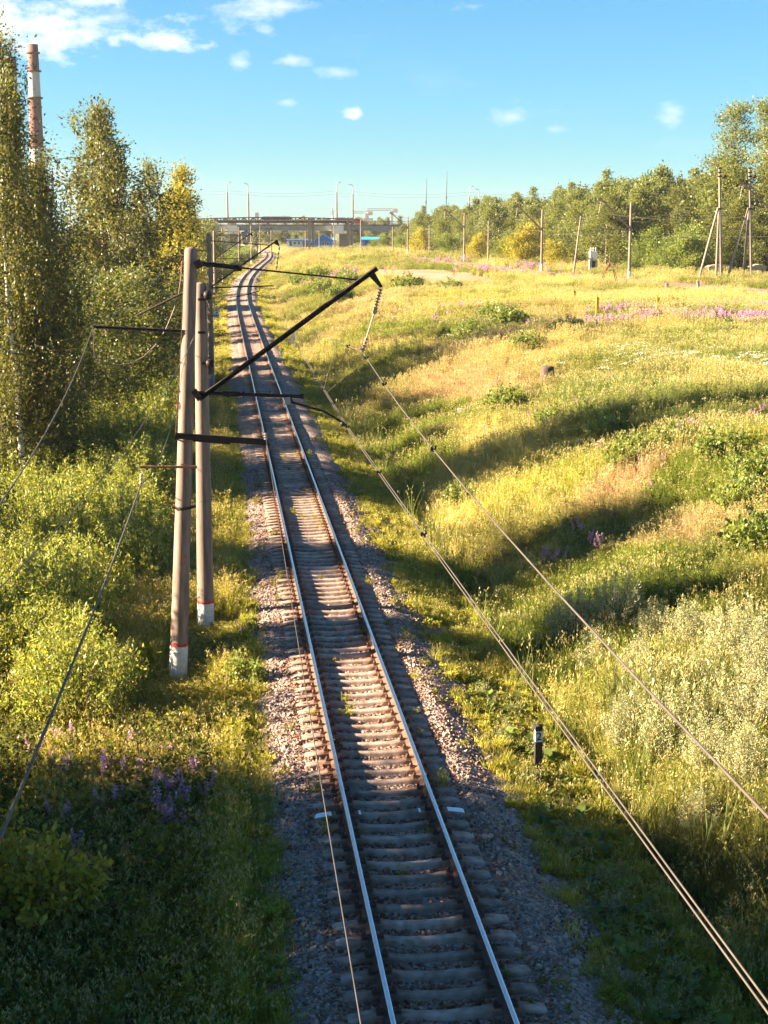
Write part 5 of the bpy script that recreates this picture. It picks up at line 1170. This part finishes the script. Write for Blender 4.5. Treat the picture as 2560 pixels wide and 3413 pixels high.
def t_broad(name, seed, n, R, size, h=.25):
    rng = np.random.default_rng(seed); Vs = []
    for i in range(n):
        a = rng.random() * 6.28; q = math.sqrt(rng.random()) * R; c = np.array([math.cos(a) * q, math.sin(a) * q, h * rng.uniform(.4, 1.1)]); s = size * rng.uniform(.5, 1.15); tl = rng.normal(size=2) * .4
        k = 8; ang = np.arange(k) * 6.283 / k; rr = s * (1 + .12 * np.cos(ang * 5 + i)); ring = np.stack([np.cos(ang) * rr, np.sin(ang) * rr, np.zeros(k)], -1); ring[:, 2] = ring[:, 0] * tl[0] + ring[:, 1] * tl[1] + .15 * s; cc = c - np.array([0, 0, .0])
        ring += c
        for j in range(0, k, 2): Vs.append(np.stack([cc, ring[j], ring[(j + 1) % k], ring[(j + 2) % k]]))
    V = np.stack(Vs); return proto(name, V, None, [M['g']], tintn(rng, len(V)))
SCN = 0
def scatter(name, pts, which, scl, tint, coll, label, cat, kind='stuff', tilt=.12, seed=0):
    rng = np.random.default_rng(seed + 500); n = len(pts)
    me = bpy.data.meshes.new(name); me.vertices.add(n); me.vertices.foreach_set('co', np.asarray(pts, np.float32).ravel())
    a = me.attributes.new('pick', 'INT', 'POINT'); a.data.foreach_set('value', np.asarray(which, np.int32))
    rot = np.stack([rng.normal(size=n) * tilt, rng.normal(size=n) * tilt, rng.random(n) * 6.283], -1)
    a = me.attributes.new('rot', 'FLOAT_VECTOR', 'POINT'); a.data.foreach_set('vector', rot.astype(np.float32).ravel())
    s3 = np.asarray(scl, np.float32); s3 = np.repeat(s3[:, None], 3, 1) if s3.ndim == 1 else s3
    a = me.attributes.new('scl', 'FLOAT_VECTOR', 'POINT'); a.data.foreach_set('vector', s3.astype(np.float32).ravel())
    c = np.ones((n, 4), np.float32); c[:, :3] = tint; a = me.attributes.new('itint', 'FLOAT_COLOR', 'POINT'); a.data.foreach_set('color', c.ravel())
    o = bpy.data.objects.new(name, me); link(o); tag(o, label, cat, None, kind)
    ng = bpy.data.node_groups.new('scatter_' + name, 'GeometryNodeTree'); ng.interface.new_socket('Geometry', in_out='INPUT', socket_type='NodeSocketGeometry'); ng.interface.new_socket('Geometry', in_out='OUTPUT', socket_type='NodeSocketGeometry')
    N = ng.nodes; gi = N.new('NodeGroupInput'); go = N.new('NodeGroupOutput'); ip = N.new('GeometryNodeInstanceOnPoints'); ci = N.new('GeometryNodeCollectionInfo')
    ci.inputs['Collection'].default_value = coll; ci.inputs['Separate Children'].default_value = True; ci.inputs['Reset Children'].default_value = True
    def na(nm, t): q = N.new('GeometryNodeInputNamedAttribute'); q.data_type = t; q.inputs['Name'].default_value = nm; return q.outputs[0]
    mp = N.new('GeometryNodeMeshToPoints'); ng.links.new(gi.outputs[0], mp.inputs[0]); ng.links.new(mp.outputs[0], ip.inputs['Points'])
    ng.links.new(ci.outputs[0], ip.inputs['Instance']); ip.inputs['Pick Instance'].default_value = True
    ng.links.new(na('pick', 'INT'), ip.inputs['Instance Index']); ng.links.new(na('rot', 'FLOAT_VECTOR'), ip.inputs['Rotation']); ng.links.new(na('scl', 'FLOAT_VECTOR'), ip.inputs['Scale'])
    ng.links.new(ip.outputs[0], go.inputs[0]); md = o.modifiers.new('scatter', 'NODES'); md.node_group = ng
    return o
def pool(name):
    global PC_cur
    PC_cur = bpy.data.collections.new(name); return PC_cur
def field(rng, y0, y1, dens, smin=-1e9, smax=1e9, margin=5.):
    """random ground points in the strip of view between two distances"""
    area = 0; w0 = .262 * y1 + margin; n = int(dens * (y1 - y0) * 2 * w0); y = rng.uniform(y0, y1, n); x = rng.uniform(-w0, w0, n)
    s = x - cx(y); ok = (np.abs(x) < .262 * y + margin) & (s > smin) & (s < smax); return x[ok], y[ok], s[ok]
def lowmask(x, y):
    m = np.ones(len(x))
    for px, py in ((-5.1, 36.4), (-4.95, 41.2), (-11.7, 104.)): m = np.where((np.abs(x - px * (.5 * y + .5 * py) / py) < 1.0 + (py > 90)) & (y < py + .4) & (y > py - (4.6 if py < 90 else 9)), .30, m)
    return m
ALL = lambda *z: [np.concatenate(q) for q in zip(*z)]
RO = (.46, .31, .21); LU = (.30, .32, .045); GR = (.17, .21, .055); ST = (.56, .48, .19)
PATCHES = [(2150, 1640, 2.6, 3, RO), (2440, 1770, 3, 2.6, RO), (2240, 1590, 1.8, 2.5, RO), (1640, 1330, 3, 5, RO), (1240, 1020, 4, 14, RO), (1500, 1290, 3, 6, RO), (1380, 1650, 1.0, 3, LU), (1560, 1480, 2, 3, ST), (1720, 1650, 2.6, 4, ST), (1400, 1420, 1.5, 4, GR), (2060, 1330, 4, 5, GR), (2300, 1380, 5, 6, GR), (1800, 1640, 2, 3, LU), (2000, 1980, 2, 1.5, LU), (1800, 2250, .8, 3, ST), (1850, 2600, 1, 2, LU), (2350, 1200, 6, 6, GR), (1400, 1180, 4, 8, LU), (1700, 1020, 8, 10, LU), (2300, 1010, 10, 8, ST), (1950, 950, 8, 10, ST), (1600, 1150, 4, 8, RO), (2500, 1560, 2, 4, LU), (2250, 1900, 3, 2, GR)]
def palette(x, y, rng):
    """own colour of the grasses: green, straw and rosy patches"""
    n = len(x); g = np.array([.225, .235, .058]); st = np.array([.48, .405, .16]); rs = np.array([.44, .30, .16]); ol = np.array([.10, .105, .03])
    a = fbm(x * .11 + 7, y * .07 + 3, 3) + rng.normal(size=n) * .08; b = fbm(x * .14 + 50, y * .09 + 21, 3) + rng.normal(size=n) * .06; c = fbm(x * .3 + 80, y * .2, 2) + rng.normal(size=n) * .1
    t = np.clip((a - .44) * 4.5, 0, 1)[:, None]; u = np.clip((b - .66) * 7, 0, 1)[:, None]; w = np.clip((c - .53) * 5, 0, 1)[:, None] * .8
    col = g * (1 - t) + st * t; col = col * (1 - u) + rs * u; col = col * (1 - w) + ol * w
    for (u, v, rx, ry, c_) in PATCHES:
        p = hit(u, v); q = np.exp(-(((x - p.x) / rx) ** 2 + ((y - p.y) / ry) ** 2) ** 1.3 + (fbm(x * .6, y * .5, 2) - .5) * 2.2); q = (np.clip(q, 0, 1) * (rng.random(n) < .9))[:, None]; col = col * (1 - q) + np.array(c_) * q
    return col * (1 + .16 * rng.normal(size=(n, 1))).clip(.5, 1.6)
# meadow
pl = pool('meadow_pool')
t_grass('a_tall_grass', 1, 34, .22, .75, .013, .4, 3); t_grass('b_tall_grass', 2, 40, .26, .62, .014, .5, 2); t_grass('c_short_grass', 3, 44, .24, .34, .014, .6); t_forb('d_forb', 4, 7, .2, .65, 16, .10); t_forb('e_forb', 5, 9, .22, .5, 14, .09, .5); t_grass('f_straw', 6, 30, .2, .85, .012, .3, 9, .055)
rng = np.random.default_rng(21)
Z = [field(rng, 15, 45, 26, 4.2), field(rng, 45, 95, 15, 4.2), field(rng, 95, 170, 5.5, 4.2), field(rng, 170, 300, 1.7, 4.2), field(rng, 300, 560, .42, 4.0)]
sc = np.concatenate([np.full(len(q[0]), k) for q, k in zip(Z, (.95, 1.05, 1.35, 2.0, 3.2))]); x, y, s = ALL(*Z)
dm = dirt_mask(x, y); on2 = np.zeros(len(x), bool)
for i in range(0, len(L2), 2): on2 |= (x - L2[i, 0]) ** 2 + (y - L2[i, 1]) ** 2 < 9.5
ditch = np.abs(s - 4.6) < .55
ok = (rng.random(len(x)) > dm * 1.15) & ~on2 & ~((ditch) & (y < 60) & (rng.random(len(x)) < .45)); x, y, s, sc = x[ok], y[ok], s[ok], sc[ok]
col = palette(x, y, rng); w = rng.choice(6, len(x), p=[.24, .26, .16, .14, .12, .08])
stw = col[:, 0] > .3; w = np.where(stw & (rng.random(len(x)) < .22), 5, w)
hz = .4 + 1.2 * fbm(x * .2 + 5, y * .2, 3); hz = np.where(sc > 1.5, hz * .6, hz); scl = np.stack([sc, sc, sc * hz], -1)
lush = (fbm(x * .16 + 90, y * .1 + 2, 2) > .66); col[lush] = np.array([.155, .19, .03]) * (1 + .15 * rng.normal(size=(lush.sum(), 1)))
scatter('meadow_grass', np.stack([x, y, tz(x, y) - .03], -1), w, scl, col, pl, 'tall yellow green and rosy meadow grass right of the track', 'grass')
# verge beside the track
pl = pool('verge_pool')
t_grass('a_verge_grass', 11, 44, .2, .26, .013, .7); t_grass('b_verge_grass', 12, 36, .2, .40, .013, .5, 5); t_forb('c_verge_herb', 13, 8, .16, .24, 12, .08, .6); t_grass('d_verge_tall', 14, 36, .2, .78, .013, .35, 8); t_forb('e_verge_forb', 15, 7, .2, .75, 18, .10, .4)
Z = [field(rng, 15, 45, 34, 2.2, 4.5), field(rng, 45, 100, 20, 2.1, 4.4), field(rng, 100, 220, 8, 2.1, 4.5), field(rng, 220, 560, 1.4, 2.3, 5)]
sc = np.concatenate([np.full(len(q[0]), k) for q, k in zip(Z, (.9, 1.0, 1.4, 2.6))]); x, y, s = ALL(*Z); thr = np.interp(s, [2.1, 2.6, 3.2, 4.5], [.05, .35, .8, 1]); ok = rng.random(len(x)) < thr * np.where(y < 60, .25 + 1.2 * fbm(x * .8, y * .5, 2), 1); x, y, s, sc = x[ok], y[ok], s[ok], sc[ok]
Z = [field(rng, 15, 45, 34, -6.6, -2.05), field(rng, 45, 100, 18, -7, -2.05), field(rng, 100, 220, 6, -7, -2.1), field(rng, 220, 560, 1.2, -9, -2.4)]
x2, y2, s2 = ALL(*Z); sc2 = np.concatenate([np.full(len(q[0]), k) for q, k in zip(Z, (1., 1.1, 1.4, 2.6))])
thr = np.interp(s2, [-2.6, -2.05], [1, .25]); ok = rng.random(len(x2)) < thr; x2, y2, s2, sc2 = x2[ok], y2[ok], s2[ok], sc2[ok]; nR = len(x); w = np.concatenate([rng.choice(3, nR, p=[.42, .25, .33]), np.where((s2 < -2.7) & (y2 < 110), rng.choice(5, len(x2), p=[.05, .15, .1, .42, .28]), rng.choice(3, len(x2)))])
x, y, sc = np.concatenate([x, x2]), np.concatenate([y, y2]), np.concatenate([sc, sc2]); n = len(x)
k = fbm(x * .35, y * .2 + 60, 2)[:, None] + rng.normal(size=(n, 1)) * .12; col = np.array([.22, .23, .04]) * (1 - np.clip(k, 0, 1)) + np.array([.42, .37, .07]) * np.clip(k, 0, 1); col *= (1 + .15 * rng.normal(size=(n, 1))).clip(.5, 1.5)
zg = np.where((x - cx(y)) > 0, np.maximum(tz(x, y), np.interp(x - cx(y), [1.75, 2.6, 3.2, 3.6], [-.28, -.61, -.85, -1.0])), np.maximum(tz(x, y), np.interp(-(x - cx(y)), [1.75, 2.6, 3.2], [-.28, -.60, -.85])))
scatter('verge_grass', np.stack([x, y, zg - .03], -1), w, np.stack([sc, sc, np.where(sc > 2, sc * .5, sc) * lowmask(x, y)], -1), col, pl, 'yellow green grass and weeds on both verges of the track', 'grass', seed=1)
# undergrowth on the left
pl = pool('undergrowth_pool')
t_forb('a_nettle', 21, 9, .26, .95, 20, .12, .35); t_forb('b_forb', 22, 9, .28, .8, 20, .10, .5); t_grass('c_rank_grass', 23, 34, .24, .8, .014, .45, 6)
Z = [field(rng, 14, 32, 24, -40, -3.4, 3), field(rng, 32, 90, 9, -40, -6.0, 3), field(rng, 90, 200, 2.4, -60, -6.5, 3), field(rng, 200, 560, .3, -90, -8, 3)]
sc = np.concatenate([np.full(len(q[0]), k) for q, k in zip(Z, (.95, 1.1, 1.8, 3.4))]); x, y, s = ALL(*Z); n = len(x)
col = np.array([.105, .115, .031]) * (1 + .25 * rng.normal(size=(n, 1))).clip(.4, 1.8); yy_ = fbm(x * .4 + 3, y * .3, 2) > .58; col[yy_] *= np.array([1.7, 1.45, 1.0])
scatter('undergrowth', np.stack([x, y, tz(x, y) - .03], -1), rng.choice(3, n, p=[.42, .38, .20]), np.stack([sc, sc, np.where(sc > 1.5, sc * .6, sc) * lowmask(x, y)], -1), col, pl, 'rank green weeds and nettles covering the ground left of the track', 'weeds', seed=2)
# fireweed
pl = pool('fireweed_pool')
t_forb('a_fireweed', 31, 4, .2, 1.0, 18, .11, .25, 'pink', .05, 46, .28); t_forb('b_fireweed', 32, 6, .28, .9, 16, .10, .25, 'pink', .05, 40, .30)
xs_, ys_, sc_ = [], [], []
def patch(n, u, v, rx, ry, k=1.):
    p = hit(u, v); xs_.append(p.x + rng.normal(size=n) * rx); ys_.append(p.y + rng.normal(size=n) * ry); sc_.append(np.full(n, k))
for a in ((200, 2190, 1090, 3.4, 1.6, 1.2), (260, 2480, 1092, 3.0, 1.6, 1.2), (90, 2000, 1095, 2.5, 1.5, 1.0), (110, 2110, 1060, 1.6, 1.2, 1.2), (140, 2570, 1050, 2.0, 1.4, 1.1), (60, 1660, 920, 3.0, 4.0, 1.6), (40, 1480, 890, 3.0, 6.0, 1.8), (50, 1780, 905, 2.4, 3., 1.5), (50, 1150, 930, 3., 5., 1.5), (20, 2300, 1480, 3.5, 3, .8), (16, 1900, 1350, 2.5, 3, .9), (60, 1480, 1060, 3.0, 6., 1.2), (22, 2440, 1450, 2, 3, .9), (6, 1960, 1850, .8, .8, .9), (12, 520, 1860, .4, .9, 1.05), (10, 640, 1240, .4, 5, 1.2), (8, 560, 1500, .5, 2.5, 1.0), (9, 330, 2260, .9, 1.2, 1.0), (10, 260, 2380, 1.2, 1.2, 1.0), (6, 440, 2350, .7, 1.0, 1.), (18, 330, 2560, 1.1, 1.1, 1.0), (20, 300, 2720, 1.0, .9, 1.0), (12, 430, 2800, .8, .8, 1.0), (8, 560, 2850, .6, .6, 1.), (8, 300, 2960, 1.2, .8, 1.), (10, 745, 1290, .4, 4, 1.2)): patch(*a)
x, y, sc = np.concatenate(xs_), np.concatenate(ys_), np.concatenate(sc_); ok = ~((x - cx(y) > -3.3) & (x - cx(y) < 4.2)) & (fbm(x * .9, y * .6, 2) > .42) & ~((np.abs(x + 5) < 1.3) & (y > 31) & (y < 42)); x, y, sc = x[ok], y[ok], sc[ok]; n = len(x)
scatter('fireweed', np.stack([x, y, tz(x, y) - .03], -1), rng.choice(2, n), sc * rng.uniform(.8, 1.2, n), np.array([.16, .17, .04]) * (1 + .2 * rng.normal(size=(n, 1))).clip(.5, 1.5), pl, 'pink fireweed in flower across the meadow and the left verge', 'flowers', seed=3)
# white umbels
pl = pool('umbel_pool')
t_forb('a_umbel', 41, 4, .25, .85, 10, .12, .6, 'umbel', .05, 26, .1)
xs_, ys_, sc_ = [], [], []
for a in ((26, 1930, 1230, 2.5, 2.5, 1.), (30, 2180, 1215, 3, 3, 1.), (30, 2440, 1215, 3, 2.5, 1.), (30, 2540, 1240, 2.5, 2.5, 1.), (14, 2000, 1300, 1.5, 2, .9), (20, 1700, 1140, 3, 4, 1.), (16, 2330, 1240, 2, 2, 1.), (6, 1080, 1300, .5, 3, .9)): patch(*a)
x, y, sc = np.concatenate(xs_), np.concatenate(ys_), np.concatenate(sc_); n = len(x)
scatter('white_umbels', np.stack([x, y, tz(x, y) - .02], -1), np.zeros(n, int), sc * rng.uniform(.8, 1.2, n), np.array([.17, .18, .05]) * np.ones((n, 1)), pl, 'white flowering umbels dotted over the middle of the meadow', 'flowers', seed=4)
# broad leaved ground cover and reeds by the ditch
pl = pool('ditch_pool')
t_broad('a_coltsfoot', 51, 11, .32, .10, .24); t_broad('b_coltsfoot', 52, 16, .3, .055, .2); t_grass('c_reed', 53, 16, .22, 1.35, .026, .45, 4, .09); t_grass('d_sedge', 54, 40, .2, .7, .014, .6); t_forb('e_wormwood', 55, 9, .15, .42, 20, .055, .3)
x, y, s = field(rng, 15, 36, 13, 2.9, 4.7); g = np.clip(fbm(x * .7, y * .5 + 4, 2) * 1.5, 0, 1); ok = rng.random(len(x)) < g; x, y, s = x[ok], y[ok], s[ok]; w = rng.choice([0, 0, 1, 4], len(x)); col = np.array([.16, .20, .045]) * (1 + .2 * rng.normal(size=(len(x), 1))).clip(.5, 1.5); col[w == 4] = (.26, .27, .17)
x2, y2, s2 = field(rng, 24, 120, 2.2, 4.2, 5.6); w2 = rng.choice([2, 3, 3], len(x2)); col2 = np.array([.15, .18, .045]) * (1 + .2 * rng.normal(size=(len(x2), 1))).clip(.5, 1.5)
q = [hit(u, v) for u, v in ((2130, 2420), (2190, 2430), (2160, 2480), (2240, 2440), (2290, 2400), (2380, 2500), (2170, 2560), (2260, 2560), (2330, 2440), (2080, 2400))]
x3 = np.concatenate([p.x + rng.normal(size=7) * .3 for p in q]); y3 = np.concatenate([p.y + rng.normal(size=7) * .3 for p in q]); w3 = np.full(len(x3), 2); col3 = np.tile(np.array([.15, .17, .06]), (len(x3), 1))
x, y, w, col = np.concatenate([x, x2, x3]), np.concatenate([y, y2, y3]), np.concatenate([w, w2, w3]), np.concatenate([col, col2, col3])
zg = np.maximum(tz(x, y), np.interp(x - cx(y), [2.6, 3.3], [-.62, -.9])); zg = np.where(x - cx(y) > 3.4, tz(x, y), zg)
scatter('ditch_plants', np.stack([x, y, zg - .02], -1), w, rng.uniform(.75, 1.2, len(x)), col, pl, 'broad leaved coltsfoot, sedge and reeds along the ditch', 'plants', seed=5)
# small weeds in the ballast
pl = pool('ballast_weed_pool'); t_forb('a_weed', 61, 5, .08, .13, 9, .045, .5); t_forb('b_weed', 62, 7, .1, .2, 10, .05, .4)
x, y, s = field(rng, 15, 75, 6.5, -2.6, 3.2); g = np.interp(s, [-2.6, -1.8, -1.4, 1.4, 2.0, 3.0], [.5, .15, .08, .12, .5, 1.0]) * np.clip((fbm(x * .9, y * .35, 2) - .3) * 2.2, 0, 1); ok = (rng.random(len(x)) < g) & (np.abs(np.abs(s) - .8) > .14); x, y, s = x[ok], y[ok], s[ok]
zb_ = np.array([bz(q) for q in s]); scatter('ballast_weeds', np.stack([x, y, zb_], -1), rng.choice(2, len(x)), rng.uniform(.7, 1.5, len(x)), np.array([.21, .20, .035]) * (1 + .2 * rng.normal(size=(len(x), 1))), pl, 'small yellow green weeds growing in the ballast', 'weeds', seed=6)
# loose stones on the ballast
pl = pool('stone_pool')
for i in range(4):
    rg = np.random.default_rng(200 + i); bb = B(); v = np.array([(sx, sy, sz) for sx in (-1, 1) for sy in (-1, 1) for sz in (-1, 1)], float) * (1, .8, .65) * (1 + .28 * rg.normal(size=(8, 3))); 
    bb.add([tuple(q * .5) for q in v], [(0, 1, 3, 2), (4, 6, 7, 5), (0, 4, 5, 1), (2, 3, 7, 6), (0, 2, 6, 4), (1, 5, 7, 3)]); me = bpy.data.meshes.new('stone'); me.from_pydata(bb.v, [], bb.f); me.materials.append(M['gravel']); PC_cur.objects.link(bpy.data.objects.new('stone_%d' % i, me))
Z = []
for (y0, y1, dn) in ((15, 26, 290), (26, 40, 180), (40, 66, 75)):
    n = int(dn * (y1 - y0) * 6.2); yy = rng.uniform(y0, y1, n); s = rng.uniform(-2.9, 3.25, n); Z.append((s + cx(yy), yy, s))
x, y, s = ALL(*Z); fr = ((y - Y0 + SP_ / 2) % SP_) - SP_ / 2; ok = (np.abs(np.abs(s) - .7975) > .11) & ~((np.abs(s) < 1.38) & (np.abs(fr) < .125)); x, y, s = x[ok], y[ok], s[ok]; n = len(x)
zb_ = np.interp(np.abs(s), [0, 1.3, 1.75, 2.6, 3.2, 3.6], [-.30, -.255, -.27, -.60, -.84, -1.0]); k = rng.random((n, 1)); hue = rng.normal(size=(n, 1)) * .06
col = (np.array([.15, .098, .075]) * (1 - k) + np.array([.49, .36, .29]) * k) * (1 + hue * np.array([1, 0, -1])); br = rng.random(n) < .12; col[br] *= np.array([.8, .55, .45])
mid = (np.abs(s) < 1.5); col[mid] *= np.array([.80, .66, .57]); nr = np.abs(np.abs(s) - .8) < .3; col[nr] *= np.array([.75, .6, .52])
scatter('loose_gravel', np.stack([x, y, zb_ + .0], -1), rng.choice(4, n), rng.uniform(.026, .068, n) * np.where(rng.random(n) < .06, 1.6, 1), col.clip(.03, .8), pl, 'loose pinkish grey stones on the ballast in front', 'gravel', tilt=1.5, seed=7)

# ------------------------------------------------------------------ light, sky, camera
SUN_AZ = rad(AHEAD); SUN_EL = rad(ELEV)   # sun to the left, slightly ahead
sd = Vector((-math.cos(SUN_AZ) * math.cos(SUN_EL), math.sin(SUN_AZ) * math.cos(SUN_EL), math.sin(SUN_EL)))
L = bpy.data.lights.new('sun', 'SUN'); L.energy = 5.0; L.angle = rad(.55); L.color = (1.0, .82, .575)
lo = bpy.data.objects.new('sun', L); lo.rotation_euler = sd.to_track_quat('Z', 'Y').to_euler(); COL.objects.link(lo)
w = bpy.data.worlds.new('World'); scene.world = w; w.use_nodes = True; nt = w.node_tree; N = nt.nodes
bg = N['Background']; sky = N.new('ShaderNodeTexSky'); sky.sky_type = 'NISHITA'; sky.sun_disc = False; sky.sun_elevation = SUN_EL; sky.sun_rotation = math.atan2(sd.x, sd.y); sky.altitude = 0; sky.air_density = 1.0; sky.dust_density = .0; sky.ozone_density = 3.0
hs = N.new('ShaderNodeHueSaturation'); hs.inputs['Hue'].default_value = .49; hs.inputs['Saturation'].default_value = 1.0; hs.inputs['Value'].default_value = 1.0; nt.links.new(sky.outputs[0], hs.inputs['Color'])
tc = N.new('ShaderNodeTexCoord'); sx = N.new('ShaderNodeSeparateXYZ'); nt.links.new(tc.outputs['Generated'], sx.inputs[0])
def mth(op, a, b=None, cl=False):
    q = N.new('ShaderNodeMath'); q.operation = op; q.use_clamp = cl
    for i, v in enumerate((a, b)):
        if v is None: continue
        if isinstance(v, (int, float)): q.inputs[i].default_value = v
        else: nt.links.new(v, q.inputs[i])
    return q.outputs[0]
ysafe = mth('MAXIMUM', sx.outputs[1], .02); gx = mth('DIVIDE', sx.outputs[0], ysafe); gz = mth('DIVIDE', sx.outputs[2], ysafe); front = mth('GREATER_THAN', sx.outputs[1], .05)
cb = N.new('ShaderNodeCombineXYZ'); nt.links.new(gx, cb.inputs[0]); nt.links.new(gz, cb.inputs[1])
def noise(scale, det, sxy=(1, 1)):
    mp = N.new('ShaderNodeMapping'); mp.inputs['Scale'].default_value = (sxy[0], sxy[1], 1); nt.links.new(cb.outputs[0], mp.inputs[0]); q = N.new('ShaderNodeTexNoise'); q.inputs['Scale'].default_value = scale; q.inputs['Detail'].default_value = det; q.inputs['Roughness'].default_value = .6; nt.links.new(mp.outputs[0], q.inputs['Vector']); return q.outputs['Fac']
n1 = noise(26, 7, (1, 2.2)); n2 = noise(90, 6, (1, 1.6))
dist = mth('ADD', mth('MULTIPLY', mth('SUBTRACT', n1, .54), 3.4), mth('MULTIPLY', mth('SUBTRACT', n2, .5), 1.3))
tot = None
for (u, v, ru, rv, st) in ((120, 75, 430, 120, 1.0), (330, 60, 220, 60, .6), (570, 130, 130, 50, .95), (870, 30, 190, 75, .6), (1580, 22, 110, 26, .55), (975, 200, 75, 24, .5), (800, 215, 40, 45, .45), (1130, 240, 80, 26, .4), (960, 340, 45, 18, .4), (1178, 376, 36, 28, .9), (1720, 395, 85, 60, .4), (2240, 380, 60, 55, .35), (1850, 430, 70, 18, .25), (150, 620, 120, 80, .5)):
    r_ = ray(u, v); a = r_[0] / r_[1]; b_ = r_[2] / r_[1]
    d1 = mth('DIVIDE', mth('SUBTRACT', gx, float(a)), ru / FPX); d2 = mth('DIVIDE', mth('SUBTRACT', gz, float(b_)), rv / FPX)
    q = mth('SQRT', mth('ADD', mth('MULTIPLY', d1, d1), mth('MULTIPLY', d2, d2))); q = mth('ADD', mth('SUBTRACT', 1.0, q), dist); q = mth('MULTIPLY', mth('MULTIPLY', q, .85, True), st)
    tot = q if tot is None else mth('MAXIMUM', tot, q)
# thin veil elsewhere in the sky
veil = mth('MULTIPLY', mth('SUBTRACT', noise(5, 6, (1, 3.2)), .55), .5, True)
tot = mth('MULTIPLY', mth('ADD', tot, veil, True), front)
mx = N.new('ShaderNodeMix'); mx.data_type = 'RGBA'; nt.links.new(tot, mx.inputs[0]); tn_ = N.new('ShaderNodeMix'); tn_.data_type = 'RGBA'; tn_.blend_type = 'MULTIPLY'; tn_.inputs[0].default_value = 1; nt.links.new(hs.outputs[0], tn_.inputs[6]); tn_.inputs[7].default_value = SKYTINT; nt.links.new(tn_.outputs[2], mx.inputs[6]); mx.inputs[7].default_value = CLOUD
nt.links.new(mx.outputs[2], bg.inputs['Color']); bg.inputs['Strength'].default_value = SKYSTR
if HAZE:
    b = B(); b.box((0, 1110, 26.5), (5200, 2440, 61)); hm = bpy.data.materials.new('haze_air'); hm.use_nodes = True; hn = hm.node_tree; hn.nodes.remove(hn.nodes['Principled BSDF'])
    pv = hn.nodes.new('ShaderNodeVolumePrincipled'); pv.inputs['Color'].default_value = (.86, .92, 1, 1); pv.inputs['Density'].default_value = HAZE; pv.inputs['Anisotropy'].default_value = .2; hn.links.new(pv.outputs[0], hn.nodes['Material Output'].inputs['Volume'])
    tag(b.build('haze', hm), 'thin summer haze over the far end of the line', 'haze', kind='stuff')
cam = bpy.data.cameras.new('camera'); cam.sensor_fit = 'VERTICAL'; cam.sensor_height = 36; cam.sensor_width = 27; cam.lens = 36 * FPX / 3413; cam.clip_end = 20000; cam.clip_start = .5
co = bpy.data.objects.new('camera', cam); co.location = (0, 0, CAM_H); co.rotation_euler = (math.pi / 2 - PITCH, 0, 0); COL.objects.link(co); scene.camera = co
scene.view_settings.view_transform = 'Standard'; scene.view_settings.look = 'None'; scene.view_settings.exposure = EXPOS; scene.view_settings.gamma = 1; scene.view_settings.use_curve_mapping = False
scene.cycles.max_bounces = 6; scene.cycles.diffuse_bounces = 3; scene.cycles.transmission_bounces = 4; scene.cycles.glossy_bounces = 2; scene.cycles.use_denoising = True
scene.cycles.sample_clamp_indirect = 6
for t in ('_o', '_f'): pass
